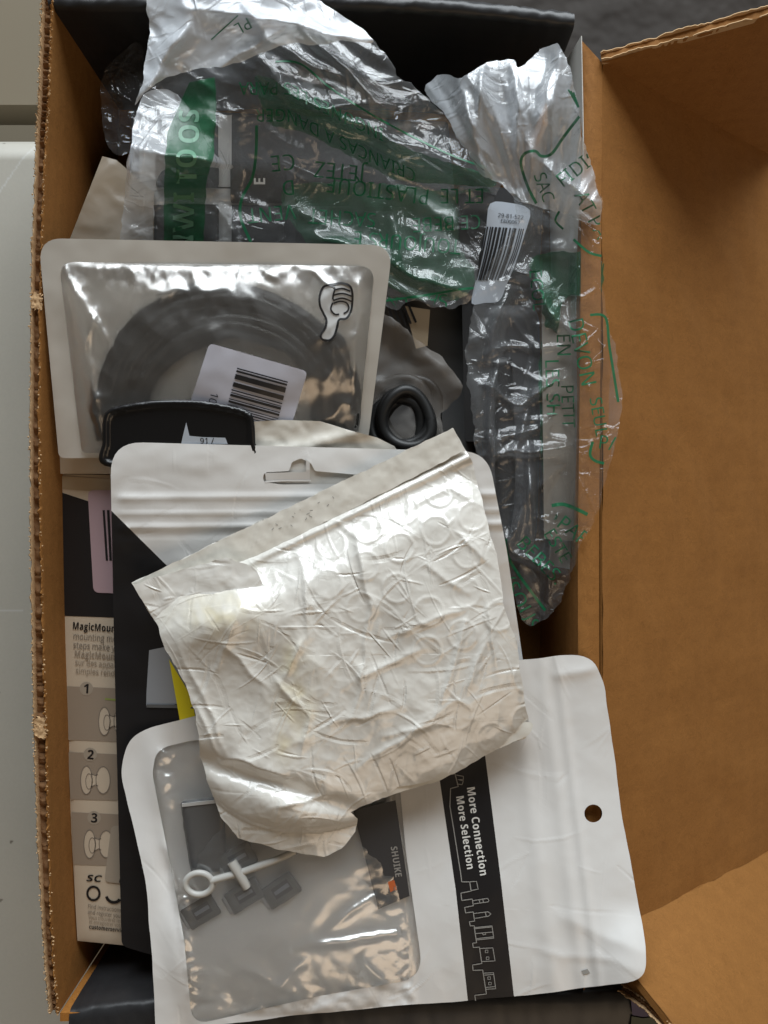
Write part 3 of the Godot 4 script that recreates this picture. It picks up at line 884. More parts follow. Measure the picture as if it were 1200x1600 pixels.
func build_foil_pouch() -> void:
	var t := thing("silver_cable_pouch", "silver window pouch with grey border holding a coiled black cable, thumb sign printed on it", "pouch", W(Vector2(340, 540), -20))
	var ring := rounded(pv([60, 372, 614, 383, 572, 712, 92, 716]), [38, 36, 14, 10])
	var win := rounded(pv([92, 409, 586, 416, 557, 705, 128, 708]), [26, 26, 12, 10])
	var base := func(p: Vector2) -> float: return 3.0 - 12.0 * (p.y - 372.0) / 340.0 + 0.5 * soft.get_noise_2dv(p * 0.7)
	var f := func(p: Vector2) -> float:
		var v := (p.y - 411.0) / 330.0; var u := (p.x - lerpf(94, 128, v)) / (lerpf(586, 558, v) - lerpf(94, 128, v))
		var h: float = base.call(p)
		if u <= 0.0 or u >= 1.0 or v <= 0.0 or v >= 1.0: return h
		var e := minf(minf(u, 1.0 - u) * 1.6, minf(v, 1.0 - v))
		var rim := sin(PI * u) * sin(PI * v)
		h += 10.5 * pow(rim, 0.5)
		var pk := exp(-e * 7.0) * smoothstep(0.0, 0.035, e)
		h += pk * (0.8 * soft.get_noise_2d(p.x * 3.4, p.y * 1.5) + 0.5 * fine.get_noise_2d(p.x * 0.7, p.y * 0.5))
		h += smoothstep(0.0, 0.08, e) * (0.8 * crumple(p * 0.5) + 1.5 * wrinkle(p * 0.7) * smoothstep(0.5, 0.1, e))
		for q in [[110, 450, 150, 640, 12, 2.2], [150, 480, 130, 560, 9, 1.6], [130, 560, 160, 690, 10, 2.0], [560, 440, 548, 620, 12, 2.0], [480, 412, 520, 450, 8, 1.2], [400, 412, 430, 440, 8, 1.0]]:
			h += smoothstep(0.0, 0.06, e) * fold(p, Vector2(q[0], q[1]), Vector2(q[2], q[3]), q[4], q[5])
		h += 1.6 * exp(-pow(side_of(p, Vector2(98, 428), Vector2(172, 540)) / 9.0, 2.0)) * smoothstep(0.0, 0.03, e) * smoothstep(190.0, 150.0, p.x)
		return h
	sheet("grey_border", ring, [win], 6.0, base, M.grey_border, t, up_by(base, -0.35))
	sheet("window_film", win, [], 3.5, f, M.smoke_film, t)
	sheet("back_film", win, [], 14.0, up_by(base, -3.6), M.foil_back, t, up_by(base, -4.0))
	for p in loops(9, Vector2(356, 640), Vector2(172, 158), -0.9, 0.8, 12, PI * 0.90, TAU * 1.05, base):
		var b := Buf.new(); tube(b, p, 0.0021); commit("cable_loop", b, M.cable_rubber, t)
	for p in loops(3, Vector2(372, 600), Vector2(168, 84), -1.2, -0.6, 44, PI, TAU, base):
		var b := Buf.new(); tube(b, p, 0.0021); commit("cable_loop", b, M.cable_rubber, t)
	# thumb sign
	var o := Vector2(0, 360)
	var outline := local(o, Vector2(0.5, 0), Vector2(0, 0.5), [1045, 168, 1030, 170, 1010, 178, 999, 205, 1000, 235, 1010, 258, 1020, 280, 1016, 305, 1003, 326, 1008, 341, 1030, 343, 1045, 328, 1054, 300, 1060, 279, 1082, 275, 1096, 254, 1101, 225, 1101, 195, 1093, 174, 1070, 165])
	var sm := curved(outline, 5)
	var b2 := Buf.new()
	var fu := func(p: Vector2) -> float: return f.call(p)
	skin(b2, cells(sm, [], 3.0), up_by(f, 0.3))
	commit("thumb_fill", b2, M.light_grey, t)
	b2 = Buf.new()
	sm.append(sm[0]); stroke(b2, sm, 3.4, fu, 0.55, 3.0)
	for a in [[1030, 172, 1046, 180, 1042, 200, 1040, 216], [1044, 186, 1070, 182, 1095, 190], [1041, 203, 1070, 197, 1100, 206], [1041, 219, 1070, 212, 1101, 223], [1040, 226, 1034, 246, 1046, 262, 1060, 262], [1042, 228, 1062, 222, 1082, 226, 1090, 240, 1086, 252, 1074, 260]]:
		stroke(b2, curved(local(o, Vector2(0.5, 0), Vector2(0, 0.5), a), 5, false), 2.6, fu, 0.55, 3.0)
	commit("thumb_outline", b2, M.black_print, t)
	# barcode sticker
	var so := Vector2(327, 536); var ex := Vector2(0.961, 0.277); var ey := Vector2(-0.25, 0.968)
	var sr := rounded(local(so, ex, ey, [0, 0, 160, 0, 156, 104, -6, 104]), [9])
	var st := sheet("barcode_sticker", sr, [], 6.0, up_by(f, 0.5), M.label_paper, t, up_by(f, 0.3)); st.set_meta("label", "pale barcode sticker with the digits 10")
	b2 = Buf.new()
	var y := 26.0
	for w in [2.0, 3.0, 1.5, 6.5, 1.2, 6.0, 2.0, 1.2, 4.0, 1.5, 3.5, 1.2, 1.2, 2.0, 1.2, 3.0]:
		stroke(b2, local(so, ex, ey, [52, y, 134, y - 1]), w, f, 0.8)
		y += w + 2.4
	letters(b2, "10", so + ex * 28 + ey * 72, ey, -ex * -1.0, 17, f, 0.8)
	commit("barcode", b2, M.black_print, st)

func build_hanger() -> void:
	var t := thing("black_hang_tab", "glossy black rounded plastic tray edge poking up behind the white zip pouch", "tray", W(Vector2(280, 680), -10))
	var ring := curved(pv([161, 655, 168, 641, 186, 634, 230, 627, 275, 625, 320, 627, 365, 635, 386, 642, 396, 654, 399, 690, 396, 730, 280, 736, 164, 728, 160, 690]), 6)
	var cl := dense(ring, 5.0, true); cl.append(cl[0])
	var f := func(p: Vector2) -> float:
		var d := near(p, cl); var h := 7.6 - 0.045 * (p.y - 625.0)
		if d < 4.0: h -= (1.0 - sqrt(1.0 - pow(1.0 - d / 4.0, 2.0))) * 1.0
		return h - 1.1 * smoothstep(7.0, 11.0, d)
	sheet("tray_shell", ring, [], 3.5, f, M.black_plastic, t, func(p: Vector2) -> float: return 2.5 - 0.045 * (p.y - 625.0))
	var b := Buf.new()
	stroke(b, curved(pv([196, 643, 240, 637, 280, 636, 330, 640]), 6, false), 1.6, f, 0.15)
	commit("moulded_line", b, M.black_satin, t)
	b = Buf.new()
	patch(b, pv([283, 694, 286, 680, 291, 660, 296, 681, 318, 683, 352, 684, 356, 694]), f, 0.2)
	commit("inner_label", b, M.blue_label, t)
	b = Buf.new(); letters(b, "91 /", Vector2(312, 689), Vector2(1, 0), Vector2(0, -1), 13, f, 0.35); commit("label_print", b, M.black_print, t)

func build_paper_sleeve() -> void:
	var t := thing("beige_paper_sleeve", "creased beige paper sleeve end between the zip pouch and the cable pouch", "sleeve", W(Vector2(500, 690), -10))
	var ring := pv([392, 659, 440, 656, 500, 658, 520, 664, 545, 672, 568, 678, 590, 684, 616, 697, 640, 730, 392, 740])
	var f := func(p: Vector2) -> float: return 3.2 - 0.03 * (p.y - 656.0) + 1.2 * crumple(p * 1.3) + 1.4 * exp(-pow(side_of(p, Vector2(560, 676), Vector2(470, 700)) / 10.0, 2.0))
	sheet("sleeve_front", ring, [], 4.0, f, M.mailer_flap, t, up_by(f, -0.3))

func f_pouch(p: Vector2) -> float:   # the black zip pouch's face
	var h := 4.2 - 11.0 * smoothstep(690.0, 1050.0, p.y) - 4.5 * smoothstep(1050.0, 1480.0, p.y)
	h += 2.6 * smoothstep(172.0, 330.0, p.x) * smoothstep(780.0, 980.0, p.y) * smoothstep(830.0, 700.0, p.x)
	h += 0.8 * soft.get_noise_2d(p.x * 0.5, p.y * 0.8)
	for z in [[776, 0.6, 5.0], [801, 0.45, 3.0], [822, 0.7, 4.0], [835, -0.3, 3.0]]:
		var w: float = z[2]
		h += z[1] * exp(-pow((p.y - z[0] + 4.0 * (p.x - 400.0) / 400.0) / w, 2.0)) * smoothstep(176.0, 196.0, p.x)
	return h

func build_black_pouch() -> void:
	var t := thing("black_white_zip_pouch", "white and black zip pouch with a folded hang hole, under the bubble mailer", "pouch", W(Vector2(480, 1100), -30))
	var ring := rounded(pv([172, 690, 762, 706, 792, 860, 830, 1120, 850, 1478, 236, 1492, 190, 1478, 178, 1000]), [52, 40, 10, 10, 20, 10, 10, 2])
	var hole := rounded(pv([411, 744, 414, 738, 452, 736, 456, 722, 470, 716, 486, 724, 492, 736, 560, 742, 560, 756, 440, 757, 412, 753]), [4])
	var black := pv([165, 792, 173, 797, 257, 880, 330, 950, 420, 1040, 600, 1180, 900, 1180, 900, 1510, 165, 1510])
	var upper := Geometry2D.clip_polygons(ring, black)[0]; var lower := Geometry2D.intersect_polygons(ring, black)[0]
	sheet("white_zip_top", upper, [hole], 4.0, f_pouch, M.white_plastic, t, func(p: Vector2) -> float: return f_pouch(p) - 0.25)
	sheet("black_body", lower, [], 6.0, f_pouch, M.black_print, t, func(p: Vector2) -> float: return f_pouch(p) - 5.0)
	# the punched tab, folded back inside the hang hole
	var b := Buf.new()
	skin(b, cells(pv([414, 739, 478, 737, 478, 718, 484, 722, 484, 752, 416, 752]), [], 4.0), func(p: Vector2) -> float: return f_pouch(p) + 0.2 - 0.03 * (p.y - 737.0), func(p: Vector2) -> float: return f_pouch(p) - 0.1 - 0.03 * (p.y - 737.0))
	commit("folded_tab", b, M.white_plastic, t)
	b = Buf.new()
	skin(b, cells(pv([400, 705, 580, 710, 580, 770, 400, 766]), [], 12.0), func(p: Vector2) -> float: return f_pouch(p) - 1.0)
	commit("inner_back_film", b, M.white_card, t)
	b = Buf.new()
	stroke(b, pv([414, 753, 440, 751, 486, 751]), 2.4, f_pouch, 0.1)
	commit("hole_edge", b, M.white_plastic, t)
	b = Buf.new(); patch(b, pv([233, 1016, 300, 1002, 380, 1200, 226, 1200, 229, 1080]), f_pouch, 0.3); commit("grey_print_panel", b, M.slate_grey, t)
	b = Buf.new(); stroke(b, pv([229, 1103, 282, 1104, 340, 1106]), 5.0, f_pouch, 0.55); commit("slate_line", b, M.mid_grey, t)
	b = Buf.new(); patch(b, pv([264, 1030, 300, 1090, 318, 1200, 290, 1200, 280, 1120]), f_pouch, 0.8); commit("yellow_wedge", b, M.yellow_print, t)

func build_barcode_bag() -> void:
	var t := thing("bluish_barcode_label_box", "black carton with a bluish barcode label between the two clear bags", "carton", W(Vector2(770, 400), -60))
	var ring := rounded(pv([716, 290, 850, 296, 842, 440, 815, 600, 792, 690, 726, 690, 722, 480]), [6])
	var f := func(p: Vector2) -> float: return -17.0 - pow(absf(p.x - 770.0) / 60.0, 2.0) * 2.4
	sheet("carton_body", ring, [], 8.0, f, M.black_satin, t, flat_h(-64))
	var lab := curved(pv([766, 318, 796, 317, 828, 328, 820, 365, 806, 410, 792, 444, 780, 470, 758, 473, 737, 474, 743, 440, 752, 400, 760, 352]), 3)
	var st := sheet("barcode_label", lab, [], 5.0, up_by(f, 0.5), M.blue_label, t, up_by(f, 0.2)); st.set_meta("label", "pale blue barcode label curling over the edge")
	var b := Buf.new()
	var rng := RandomNumberGenerator.new(); rng.seed = 8
	var x := 0.0
	while x < 58.0:
		var w := rng.randf_range(1.2, 4.2)
		stroke(b, curved(PackedVector2Array([Vector2(762 + x, 354 + x * 0.06), Vector2(754 + x * 0.95, 396), Vector2(744 + x * 0.82, 438)]), 6, false), w, f, 0.75)
		x += w + rng.randf_range(1.4, 2.6)
	letters(b, "29-81-522", Vector2(778, 336), Vector2(1, 0.1), Vector2(0.1, -1), 9, f, 0.75)
	letters(b, "E800067", Vector2(782, 345), Vector2(1, 0.1), Vector2(0.1, -1), 8, f, 0.75)
	commit("barcode", b, M.black_print, st)

# ------------------------------------------------------------------ clear bags

func fold(p: Vector2, a: Vector2, b: Vector2, w: float, h: float) -> float:   # a sharp-crested crease along a-b, steep on one side, wandering a little
	var l := a.distance_to(b); var d := (b - a) / l
	var s := (p - a).dot(d)
	if s < -0.2 * l or s > 1.2 * l: return 0.0
	var c := (p - a).dot(d.orthogonal()) + soft.get_noise_2d(s * 0.7 + a.x, a.y * 3.0) * 10.0
	if absf(c) > w * 3.2: return 0.0
	var end := smoothstep(-0.2 * l, 0.3 * l, s) * smoothstep(1.2 * l, 0.7 * l, s)
	var r := sqrt(c * c + 7.0) - 1.6
	return h * end * exp(-r / (w * (0.62 if c > 0.0 else 0.30)))

func f_green(p: Vector2) -> float:
	var h := -13.0 + 17.0 * smoothstep(330.0, 60.0, p.y)
	var q := p.rotated(-0.5)
	h += 2.4 * crumple(Vector2(q.x * 0.28, q.y * 0.62)) + 2.4 * wrinkle(Vector2(q.x * 0.3, q.y * 0.75))
	h += fold(p, Vector2(390, 110), Vector2(560, 200), 44, 9) + fold(p, Vector2(540, 190), Vector2(770, 280), 42, 8)
	h += fold(p, Vector2(330, 180), Vector2(400, 260), 20, 4) + fold(p, Vector2(205, 230), Vector2(365, 262), 34, 5) + fold(p, Vector2(410, 200), Vector2(486, 240), 18, 4)
	h += fold(p, Vector2(420, 70), Vector2(540, 130), 16, 5) + fold(p, Vector2(470, 40), Vector2(620, 190), 20, 6) + fold(p, Vector2(500, 170), Vector2(660, 160), 26, 6)
	h += fold(p, Vector2(320, 300), Vector2(370, 378), 10, 2.5) + fold(p, Vector2(500, 370), Vector2(720, 460), 30, 5) + fold(p, Vector2(600, 250), Vector2(620, 420), 24, 3)
	h += fold(p, Vector2(650, 150), Vector2(600, 200), 14, 5)
	# the near left corner is puffed up and faces the window; the printed fold stands up across the middle
	h += 17.0 * smoothstep(140.0, 262.0, p.y + 0.10 * (p.x - 260.0)) * smoothstep(318.0, 268.0, p.y) * smoothstep(385.0, 320.0, p.x) * smoothstep(185.0, 205.0, p.x)
	h += fold(p, Vector2(400, 150), Vector2(580, 232), 40, 7) + fold(p, Vector2(560, 222), Vector2(780, 296), 36, 7)
	return h + 0.15 * fine.get_noise_2dv(p)

func build_green_bag() -> void:
	var t := thing("green_printed_clear_bag", "clear plastic bag with a dark green band and green warning lettering, at the far end", "bag", W(Vector2(450, 250), -40))
	var ring := ragged(curved(pv([188, 430, 190, 372, 192, 320, 203, 235, 216, 180, 224, 130, 240, 60, 300, 20, 400, -14, 500, 8, 560, 44, 600, 82, 622, 118, 652, 138, 700, 190, 745, 244, 788, 268, 768, 320, 748, 400, 738, 466, 690, 482, 645, 470, 612, 484, 560, 450, 400, 440]), 5), 5.0, 5.0)
	sheet("bag_film", ring, [], 3.2, f_green, M.clear_film, t)
	var fb := func(p: Vector2) -> float: return minf(f_green(p) - 4.0, -14.0 + 18.0 * smoothstep(240.0, 60.0, p.y) + 2.5 * crumple(p * 0.5 + Vector2(500, 40)))
	sheet("inner_film", ring, [], 6.0, fb, M.soft_film, t)
	# the mouth flap, folded towards the viewer over the rim
	var flap := ragged(curved(pv([211, 164, 222, 130, 228, 90, 234, 48, 246, -25, 430, -40, 505, 6, 545, 30, 584, 66, 540, 64, 492, 70, 450, 68, 420, 78, 372, 98, 330, 106, 290, 112, 252, 126, 228, 144]), 5), 5.0, 3.0)
	var ff := func(p: Vector2) -> float: return 19.0 - 0.05 * p.y + 4.5 * crumple(Vector2(p.x * 0.5, p.y * 0.6) + Vector2(90, 20)) + fold(p, Vector2(210, 165), Vector2(300, 30), 60, 7) + fold(p, Vector2(300, 10), Vector2(585, 66), 30, 6) + fold(p, Vector2(340, 100), Vector2(460, 40), 24, 5) + fold(p, Vector2(380, 10), Vector2(420, 70), 18, 4)
	sheet("mouth_flap", flap, [], 3.2, ff, M.hazy_film, t)
	sheet("mouth_flap_back", flap, [], 6.0, func(p: Vector2) -> float: return ff.call(p) - 3.0 - 2.0 * crumple(p * 0.7), M.hazy_film, t)
	var cuff := ragged(curved(pv([190, 430, 192, 330, 205, 220, 224, 150, 262, 140, 300, 176, 330, 236, 364, 262, 300, 262, 252, 268, 240, 320, 236, 430]), 5), 5.0, 3.0)
	sheet("doubled_corner", cuff, [], 3.2, func(p: Vector2) -> float: return f_green(p) - 1.2 + 1.4 * crumple(p * 0.8 + Vector2(33, 71)), M.hazy_film, t)
	# side gusset
	var gus := ragged(curved(pv([160, 120, 178, 92, 222, 70, 218, 180, 200, 240, 170, 230, 158, 170]), 4), 6.0, 3.0)
	sheet("side_gusset", gus, [], 4.0, func(p: Vector2) -> float: return -14.0 + 5.0 * crumple(p * 0.8), M.clear_film, t)
	keep_in = ring
	# printed band
	var band := ragged(pv([257, 430, 256, 300, 258, 245, 262, 205, 282, 160, 296, 128, 336, 120, 338, 170, 334, 240, 322, 290, 318, 375, 316, 430]), 6.0, 2.0)
	sheet("green_band", band, [], 4.0, up_by(f_green, 0.12), M.green_tint, t)
	var b := Buf.new()
	for q in [["OS", 296, 200], ["TO", 292, 262], ["VI", 288, 318], ["NV", 287, 372]]:
		letters(b, q[0], Vector2(q[1], q[2] + 26), Vector2(0, -1), Vector2(-1, 0), 44, f_green, 0.3, "Droid Sans", true)
	commit("band_lettering", b, M.pale_green_ink, t)
	# warning block: rules and upside-down capitals along the folds
	b = Buf.new()
	stroke(b, curved(pv([401, 196, 400, 240, 394, 278, 378, 310, 376, 340, 392, 378]), 6, false), 4.5, f_green, 0.2)
	stroke(b, curved(pv([430, 96, 470, 100, 520, 140, 600, 190, 700, 240, 760, 262]), 6, false), 3.0, f_green, 0.2)
	stroke(b, curved(pv([600, 470, 660, 462, 720, 452, 740, 450]), 6, false), 3.5, f_green, 0.2)
	stroke(b, pv([330, 62, 372, 24]), 2.0, ff, 0.2)
	letters(b, "PL", Vector2(392, 34), Vector2(-1, 0.55), Vector2(0.55, 1), 22, ff, 0.2)
	var bend := func(p: Vector2) -> Vector2: return p + Vector2(0, 0.52 * maxf(0.0, p.x - 450.0) - 0.0002 * pow(maxf(0.0, p.x - 450.0), 2.0))
	for q in [["INGUNES LES PARA", 600, 138, 27], ["CRIANCAS A DANGER", 650, 180, 27]]:
		letters(b, q[0], Vector2(q[1], q[2]), Vector2(-0.95, 0), Vector2(0, 1), q[3] * 1.02, f_green, 0.25, "Droid Sans", false, bend)
	letters(b, "CE", Vector2(462, 252), Vector2(-1, 0.1), Vector2(0.1, 1), 35, f_green, 0.25)
	letters(b, "D", Vector2(462, 292), Vector2(-1, 0.1), Vector2(0.1, 1), 32, f_green, 0.25)
	letters(b, "VENT", Vector2(462, 330), Vector2(-1, 0.1), Vector2(0.1, 1), 32, f_green, 0.25)
	letters(b, "JETEZ", Vector2(570, 272), Vector2(-0.95, -0.1), Vector2(-0.1, 1), 35, f_green, 0.25)
	letters(b, "PLASTIQUE", Vector2(672, 308), Vector2(-0.95, -0.12), Vector2(-0.12, 1), 34, f_green, 0.25)
	letters(b, "SACHET", Vector2(588, 344), Vector2(-0.95, -0.06), Vector2(-0.06, 1), 32, f_green, 0.25)
	letters(b, "TOUJOURS E", Vector2(720, 386), Vector2(-0.95, -0.08), Vector2(-0.08, 1), 32, f_green, 0.25)
	letters(b, "ET LE", Vector2(758, 306), Vector2(-0.95, 0), Vector2(0, 1), 32, f_green, 0.25)
	letters(b, "CE BEBE", Vector2(752, 346), Vector2(-0.95, 0.05), Vector2(0.05, 1), 31, f_green, 0.25)
	letters(b, "SANS NO", Vector2(700, 470), Vector2(-0.95, 0.05), Vector2(0.05, 1), 30, f_green, 0.25)
	commit("green_lettering", b, M.green_ink, t)
	keep_in = PackedVector2Array()
	# the tube-like fold in the middle, tinted by the print on its layers
	var ft := ragged(curved(pv([400, 120, 440, 130, 500, 160, 560, 190, 640, 232, 730, 262, 770, 272, 768, 292, 690, 288, 620, 280, 550, 246, 470, 206, 420, 190]), 4), 5.0, 4.0)
	sheet("tinted_fold", ft, [], 3.6, func(p: Vector2) -> float: return f_green(p) - 2.4 - 1.0 * crumple(p * 1.2), M.green_wash, t)
	var fw := ragged(curved(pv([440, 300, 560, 284, 700, 300, 770, 300, 744, 400, 730, 462, 640, 466, 600, 440, 500, 400]), 4), 5.0, 5.0)
	sheet("tinted_layer", fw, [], 5.0, func(p: Vector2) -> float: return f_green(p) - 4.4, M.green_wash, t)

var creases := []
func make_creases() -> void:
	var rng := RandomNumberGenerator.new(); rng.seed = 404
	for i in 64:
		var a := Vector2(rng.randf_range(735, 940), rng.randf_range(420, 900))
		var b := a + Vector2.from_angle(rng.randf() * TAU if i % 3 else PI / 2 + rng.randf_range(-0.4, 0.4)) * rng.randf_range(40, 130)
		creases.append([a, b, rng.randf_range(3.5, 6.5), rng.randf_range(0.7, 1.7)])
	for i in 26:
		var a := Vector2(rng.randf_range(680, 930), rng.randf_range(110, 320))
		creases.append([a, a.lerp(Vector2(850, 360), rng.randf_range(0.3, 0.7)), rng.randf_range(4.0, 8.0), rng.randf_range(0.8, 2.0)])

func f_clear(p: Vector2) -> float:
	var h := -7.0 + 21.0 * smoothstep(420.0, 120.0, p.y) * smoothstep(640.0, 740.0, p.x) + 9.0 * smoothstep(840.0, 960.0, p.x)
	h -= 4.0 * smoothstep(800.0, 980.0, p.y)
	var up := smoothstep(380.0, 300.0, p.y)
	var fan := Vector2(atan2(p.x - 850.0, 430.0 - p.y) * 330.0, p.y * 0.35)   # pleats run together where the mouth is gathered
	h += (1.0 - up) * (2.4 * crumple(Vector2(p.x * 0.6, p.y * 0.3) + Vector2(300, 0)) + 2.0 * wrinkle(Vector2(p.x * 0.8, p.y * 0.45) + Vector2(70, 0)))
	if up > 0.0: h += up * (4.0 * wrinkle(fan * 0.8) + 2.0 * crumple(fan * 0.7))
	for q in [[825, 430, 870, 520, 14, 5], [870, 500, 950, 615, 14, 6], [790, 650, 900, 575, 14, 5], [750, 600, 822, 640, 12, 4], [822, 640, 800, 700, 10, 4], [770, 715, 900, 690, 12, 5], [770, 690, 860, 660, 10, 3], [825, 690, 830, 800, 8, 4], [775, 560, 765, 720, 12, 5], [790, 460, 765, 560, 14, 4], [890, 640, 930, 600, 20, 7], [770, 548, 900, 536, 9, 2], [880, 560, 930, 612, 8, 3], [800, 420, 830, 430, 18, 5], [850, 400, 940, 380, 16, 5], [720, 140, 760, 290, 26, 6], [800, 100, 812, 260, 24, 6], [760, 100, 740, 200, 18, 5], [865, 80, 820, 330, 30, 6], [770, 290, 870, 350, 20, 6], [840, 250, 930, 330, 22, 6], [740, 760, 800, 860, 12, 4], [840, 740, 790, 860, 12, 4], [790, 860, 880, 900, 10, 4], [870, 760, 850, 960, 12, 3]]:
		h += fold(p, Vector2(q[0], q[1]), Vector2(q[2], q[3]), q[4], q[5])
	for q in creases: h += fold(p, q[0], q[1], q[2], q[3])
	return lerpf(h, maxf(h, 3.6 + 0.4 * crumple(p)), smoothstep(886.0, 906.0, p.x))

func build_clear_bag() -> void:
	make_creases()
	var t := thing("crumpled_clear_bag", "long crumpled clear bag with green lettering, hanging over the right wall", "bag", W(Vector2(840, 500), -40))
	var ring := ragged(curved(pv([664, 142, 690, 116, 722, 122, 752, 102, 803, 92, 812, 104, 864, 68, 880, 84, 902, 150, 908, 205, 926, 262, 940, 320, 940, 400, 946, 480, 964, 560, 972, 620, 966, 670, 944, 760, 922, 830, 905, 856, 886, 916, 862, 960, 836, 976, 816, 966, 800, 920, 780, 850, 752, 760, 738, 640, 728, 560, 740, 480, 762, 420, 798, 356, 806, 318, 782, 288, 752, 272, 722, 226, 694, 180]), 5), 4.0, 5.0)
	sheet("bag_film", ring, [], 2.8, f_clear, M.clear_film, t)
	var fb := func(p: Vector2) -> float: return f_clear(p) - 3.0 - 2.0 * smoothstep(200.0, 500.0, p.y) + 1.5 * crumple(p * 0.6 + Vector2(70, 300))
	sheet("inner_film", ring, [], 4.5, fb, M.soft_film, t)
	# the hazy gathered mouth at the far end
	var mouth := ragged(curved(pv([664, 142, 690, 116, 722, 122, 752, 102, 803, 92, 812, 104, 864, 68, 880, 84, 902, 150, 908, 205, 926, 262, 938, 320, 936, 352, 900, 340, 862, 330, 830, 320, 806, 312, 782, 288, 752, 272, 722, 226, 694, 180]), 5), 4.0, 4.0)
	sheet("gathered_mouth", mouth, [], 3.2, func(p: Vector2) -> float: return f_clear(p) - 1.4 + 1.2 * crumple(p * 0.6), M.hazy_film, t)
	keep_in = ring
	var b := Buf.new()
	stroke(b, curved(pv([905, 182, 880, 215, 862, 240, 846, 244, 836, 236, 820, 240, 814, 256, 824, 290, 838, 318]), 6, false), 4.5, f_clear, 0.25)
	for k in 4: stroke(b, pv([888 + k * 4, 140 + k * 2, 906, 172]), 2.6, f_clear, 0.25)
	stroke(b, curved(pv([874, 330, 868, 345, 880, 358]), 6, false), 3.4, f_clear, 0.25)
	stroke(b, curved(pv([896, 374, 920, 394, 940, 400]), 6, false), 4.0, f_clear, 0.25)
	stroke(b, curved(pv([922, 492, 946, 496, 952, 540, 960, 590, 966, 628]), 6, false), 4.0, f_clear, 0.25)
	stroke(b, curved(pv([926, 690, 922, 710, 930, 720, 944, 724]), 6, false), 4.5, f_clear, 0.25)
	stroke(b, curved(pv([862, 790, 880, 788, 902, 796, 918, 804]), 6, false), 5.5, f_clear, 0.25)
	stroke(b, curved(pv([790, 842, 794, 870, 812, 900, 852, 954]), 6, false), 4.5, f_clear, 0.25)
	var r := Vector2.from_angle(deg_to_rad(-62))
	for q in [["FIDIQUES", 872, 286, -38, 25], ["AT PARA", 906, 300, 62, 25], ["SAC", 842, 270, 70, 22], ["DEVON", 898, 496, 78, 27], ["EN", 880, 520, 88, 24], ["LES SH", 862, 560, 88, 24], ["PETIT", 886, 600, 88, 22], ["SEUL", 930, 620, 80, 22], ["PARA", 934, 690, 8, 24], ["PARE", 874, 812, 38, 25], ["BEBES. E", 812, 842, 46, 24], ["ESTE", 856, 828, 58, 22], ["(SOUS", 792, 902, 62, 27], ["ECOL", 836, 420, 84, 22]]:
		var a := Vector2.from_angle(deg_to_rad(q[3]))
		letters(b, q[0], Vector2(q[1], q[2]), a, Vector2(a.y, -a.x), q[4] * 1.25, f_clear, 0.3)
	commit("green_lettering", b, M.green_ink, t)
	keep_in = PackedVector2Array()
	var tint := ragged(curved(pv([830, 404, 935, 400, 935, 466, 880, 470, 870, 620, 880, 780, 856, 800, 842, 620, 848, 470]), 4), 5.0, 4.0)
	sheet("tinted_layer", tint, [], 5.0, func(p: Vector2) -> float: return f_clear(p) - 4.0, M.green_wash, t)

# ------------------------------------------------------------------ the pouch in front and the mailer

const HOLE_AT := Vector2(927, 1271)
func f_front(p: Vector2) -> float:
	var h := -4.0 + 7.5 * smoothstep(1160.0, 1530.0, p.y) + 7.0 * smoothstep(640.0, 980.0, p.x) + 6.0 * smoothstep(900.0, 1000.0, p.x) * smoothstep(1400.0, 1530.0, p.y)
	h += 0.7 * soft.get_noise_2d(p.x * 0.4, p.y * 0.3) + 0.10 * soft.get_noise_2d(p.x * 2.0 + 60.0, p.y * 1.3)
	var u := (p.x - lerpf(240, 296, (p.y - 1170.0) / 420.0)) / 360.0; var v := (p.y - 1165.0) / 420.0
	if u > 0.0 and u < 1.0 and v > 0.0 and v < 1.0:
		var rim := sin(PI * u) * sin(PI * v); var e := minf(minf(u, 1 - u), minf(v, 1 - v))
		h += 7.0 * pow(rim, 0.7) + smoothstep(0.0, 0.08, e) * 1.1 * crumple(p * 0.6 + Vector2(200, 100))
		h += exp(-e * 9.0) * smoothstep(0.0, 0.03, e) * (1.2 * soft.get_noise_2d(p.x * 2.2, p.y * 3.2) + 0.7 * fine.get_noise_2d(p.x * 0.6, p.y * 0.9))
	# the dented left border and the soft ribs of the zip end
	h += 1.8 * exp(-pow((p.x - 246.0 - 0.12 * (p.y - 1200.0)) / 20.0, 2.0)) * sin(p.y * 0.022)
	h += fold(p, Vector2(255, 1300), Vector2(296, 1438), 22, 2.2)
	if u > 0.04 and u < 0.96 and v > 0.04 and v < 0.97: h += fold(p, Vector2(470, 1480), Vector2(650, 1452), 14, 2.6) + fold(p, Vector2(470, 1500), Vector2(420, 1570), 14, 2.0) + fold(p, Vector2(360, 1500), Vector2(470, 1560), 16, 1.8) + fold(p, Vector2(560, 1500), Vector2(600, 1540), 12, 2.0) + fold(p, Vector2(590, 1390), Vector2(520, 1450), 12, 1.6)
	for z in [[835, 14, 0.5], [880, 10, 0.5], [905, 7, 0.5]]:
		h += z[2] * exp(-pow((p.x - z[0] - 0.13 * (p.y - 1300.0)) / z[1], 2.0))
	h += fold(p, Vector2(870, 1430), Vector2(1005, 1490), 46, 0.7) + fold(p, Vector2(830, 1480), Vector2(1000, 1515), 14, 0.4) + fold(p, Vector2(865, 1060), Vector2(935, 1040), 26, 0.9)
	return h

